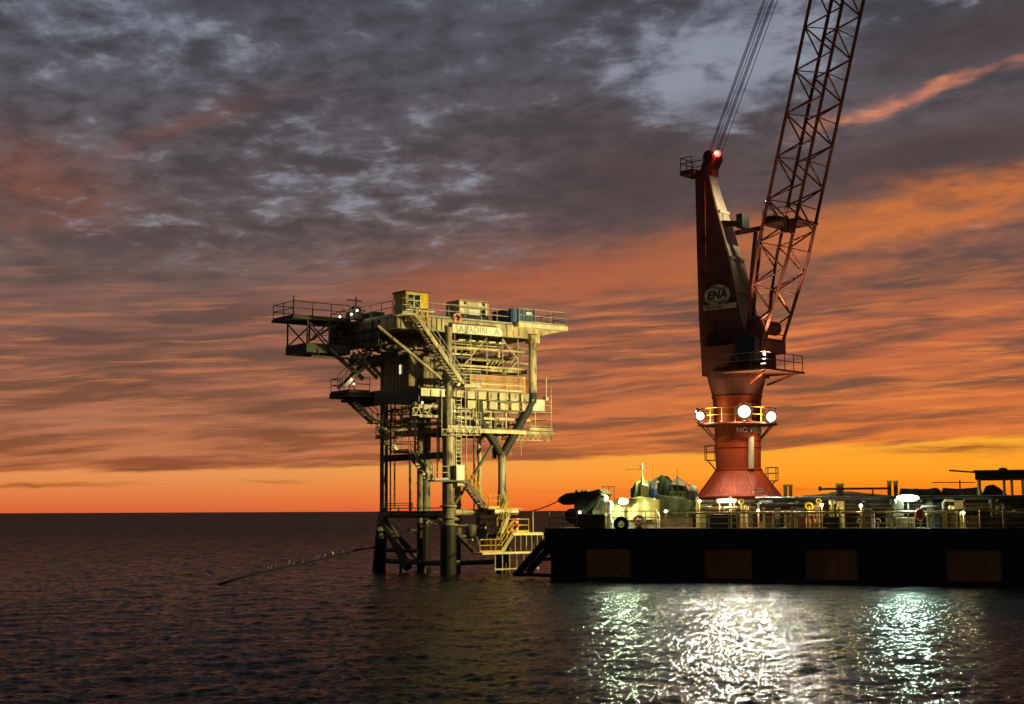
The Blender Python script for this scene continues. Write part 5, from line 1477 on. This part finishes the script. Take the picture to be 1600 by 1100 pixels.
    wn = MB().tube((F.x + .2, -1.2, F.z + .9), (F.x + .2, 1.2, F.z + .9), .5, 16).build('hoist_drum', BM, C)
    MB().tube((F.x + .2, -1.28, F.z + .9), (F.x + .2, -1.2, F.z + .9), .7, 16).build('flange', BM, wn)
    # boom stop struts and the service walkway across
    z1 = CB.v(1185, 357, 0).z
    for v in (-.9, .9):
        p = CB.v(1181, 362, v); q = CB.v(1171, 470, v); MB().tube(p, q, .16, 10).build('boom_stop', BM, C)
        p2 = CB.v(1190, 362, v); q2 = CB.v(1176, 500, v); MB().tube(p2, q2, .11, 10).build('boom_stop', DK, C)
    p, q = CB.v(1126, 349, -.4), CB.v(1158, 350, -.4)
    MB().bar((p.x, -.4, p.z), (q.x, -.4, q.z), .3, .4).build('mast_arm', DK, mast)
    MB().box(q.x - .2, -.7, q.z - .3, q.x + .3, .2, q.z + .7).build('arm_head', M['black'], mast)
    p, q = CB.v(1150, 364, -.4), CB.v(1192, 356, -.4); MB().bar((p.x, -.4, p.z), (q.x, -.4, q.z), .3, .3).build('link_arm', DK, mast)
    sw = F + d * ((z1 - F.z) / d.z)
    wkb = MB().box(sw.x - 1.4, -1.35, z1 - .1, sw.x + 1.5, 1.35, z1 + .05).build('service_walkway', DK, C)
    MB().box(sw.x - 1.3, -1.2, z1 + .053, sw.x - .3, .3, z1 + .5).build('winch', DK, wkb)
    MB().box(sw.x + .5, -1.6, z1 - .9, sw.x + .8, -1.36, z1 + .2).build('hanging_tank', DK, wkb)
    MB().box(sw.x + .95, -1.6, z1 - 1.0, sw.x + 1.3, -1.36, z1 - .1).build('hanging_tank', DK, wkb)
    railing(wkb, [(sw.x - 1.3, -1.3, z1 + .05), (sw.x + 1.4, -1.3, z1 + .05)], h=.9, sp=.9, m=DK, toe=False)
    # luffing ropes from mast head to boom tip, and hoist rope inside the boom
    tip = node(L, 0, -1)
    for v in (-.55, -.42, -.29, .29, .42, .55):
        MB().tube((sc.x, v, sc.z + .2), tip + V((0, v * 1.2, 0)), .024, 6).build('luffing_rope', M['rope'], C)
    for v in (-.48, .48): MB().tube((sc.x + .35, v, sc.z + .1), tip + V((.3, v * 1.2, -.3)), .024, 6).build('luffing_rope', M['rope'], C)
    MB().tube(node(3, -.2, -.2), node(L, -.2, -.3), .03, 6).build('hoist_rope', M['rope'], boom)
    # added fill lights: boom one washes the mast, walkway one washes the boom
    for wl, aim, en, cone in ((node(9.5, -.6, -1.25), near[8] + V((0, 1.0, 0)), 1500, 168), (V((3.9, -2.6, zc(584) + .25)), F + d * 14, 9500, 55)):
        fx = MB().box(wl.x - .18, wl.y - .15, wl.z - .22, wl.x + .18, wl.y + .15, wl.z).build('cab_and_fill_light', DK, C)
        MB().box(wl.x - .14, wl.y - .11, wl.z + .003, wl.x + .14, wl.y + .11, wl.z + .03).build('lens', M['warm_bulb'], fx)
        MB().tube((wl.x, wl.y, wl.z - .22), (wl.x + (.35 if en < 2000 else 0), wl.y, wl.z - .7), .04, 6).build('stem', DK, fx)
        lamp('fill_lamp', 'SPOT', wl + V((0, 0, .12)), en, (1, .84, .58), fx, .12, aim=aim, cone=cone, blend=.6)
    return C


crane = build_crane()


# ------------------------------------------------------------------ mooring lines and birds
def sag(p, q, s, n=24): return [p.lerp(q, i / n) - Vector((0, 0, s * 4 * (i / n) * (1 - i / n))) for i in range(n + 1)]


W3 = lambda px, py, Y: EYE + Frame.ray(px, py) * (Y / Frame.ray(px, py).y)
rp = [W3(x, y, Y) for x, y, Y in ((588, 855, 116.0), (560, 859, 113), (530, 867, 110), (500, 874, 107), (470, 881, 104), (440, 887, 101.5), (410, 894, 98.5), (380, 902, 96))]
end = Frame.ray(342, 913); rp.append(EYE + end * (-EYE.z / end.z)); rp.append(rp[-1] + (rp[-1] - rp[-2]) * .4 + Vector((0, 0, -.4)))
o = MB().path(rp, .075, 8).build('mooring_rope', M['rubber'])
tag(o, 'dark mooring rope slanting from the platform leg down into the sea', 'rope')
p, q = PF.v(786, 801, -.3), bp(870, 784, 2.0)
pw = PF.o + PF.U * p.x + PF.V * p.y + Vector((0, 0, p.z)); qw = BF.o + BF.U * q.x + BF.V * q.y + Vector((0, 0, q.z))
o = MB().path(sag(pw, qw, .3), .04, 6).build('mooring_line', M['rope'])
tag(o, 'thin line stretched between the platform and the dark winch on the barge', 'rope')
for q_, lab in ((((5.6, -1.4, 2.9), (834, 812, 0)), 'second thin line, from the boat landing up towards the barge corner'),):
    a_ = PF.o + PF.U * q_[0][0] + PF.V * q_[0][1] + Vector((0, 0, q_[0][2]))


def rope_at(px):
    best = None
    for a, b in zip(rp[:-2], rp[1:-1]):
        for k in range(40):
            c = a.lerp(b, k / 40); v = CAM_ROT.transposed() @ (c - EYE); x = 800 + FPX * v.x / -v.z
            if best is None or abs(x - px) < best[0]: best = (abs(x - px), c)
    return best[1]


def make_bird(k):
    """one small perched tern, standing on its rope"""
    b = MB(); prof = [(-.20, .0, .010), (-.14, .015, .030), (-.06, .04, .058), (.02, .07, .070), (.08, .105, .060), (.115, .145, .044), (.13, .18, .046), (.15, .20, .040), (.175, .20, .018), (.20, .195, .010), (.225, .188, .003)]
    vs, fs, n = [], [], 10
    for x, z, r in prof:
        for i in range(n):
            a = 2 * math.pi * i / n; vs.append((x - .25 * r * math.sin(a), r * .85 * math.cos(a), .10 + z + r * math.sin(a)))
    for j in range(len(prof) - 1):
        for i in range(n): fs.append((j * n + i, j * n + (i + 1) % n, (j + 1) * n + (i + 1) % n, (j + 1) * n + i))
    fs += [tuple(range(n - 1, -1, -1)), tuple(range((len(prof) - 1) * n, len(prof) * n))]
    b.add(vs, fs, True)
    for s in (-.025, .025): b.tube((.01, s, -.01), (.01, s, .12), .008, 6)
    return b


ORD = ['first', 'second', 'third', 'fourth', 'fifth', 'sixth', 'seventh', 'eighth', 'ninth', 'tenth', 'eleventh', 'twelfth', 'thirteenth', 'fourteenth']
bxs = (563.5, 552, 535, 520, 508, 498, 493, 472, 459, 451, 430.5, 423, 419)
bird_me = None; brnd = random.Random(3)
for i, px in enumerate(bxs):
    c = rope_at(px)
    if bird_me is None: o = make_bird(i).build('seabird', M['feather']); bird_me = o.data
    else: o = bpy.data.objects.new('seabird', bird_me); COL.objects.link(o)
    o.location = c + Vector((0, 0, .07)); o.rotation_euler = (0, 0, -1.2 + brnd.uniform(-.7, .7))
    s_ = brnd.uniform(.72, 1.0); o.scale = (s_, s_, s_)
    tag(o, 'small white seabird perched on the slanting rope, %s from the platform leg' % ORD[i], 'seabird', 'seabirds on the mooring rope')
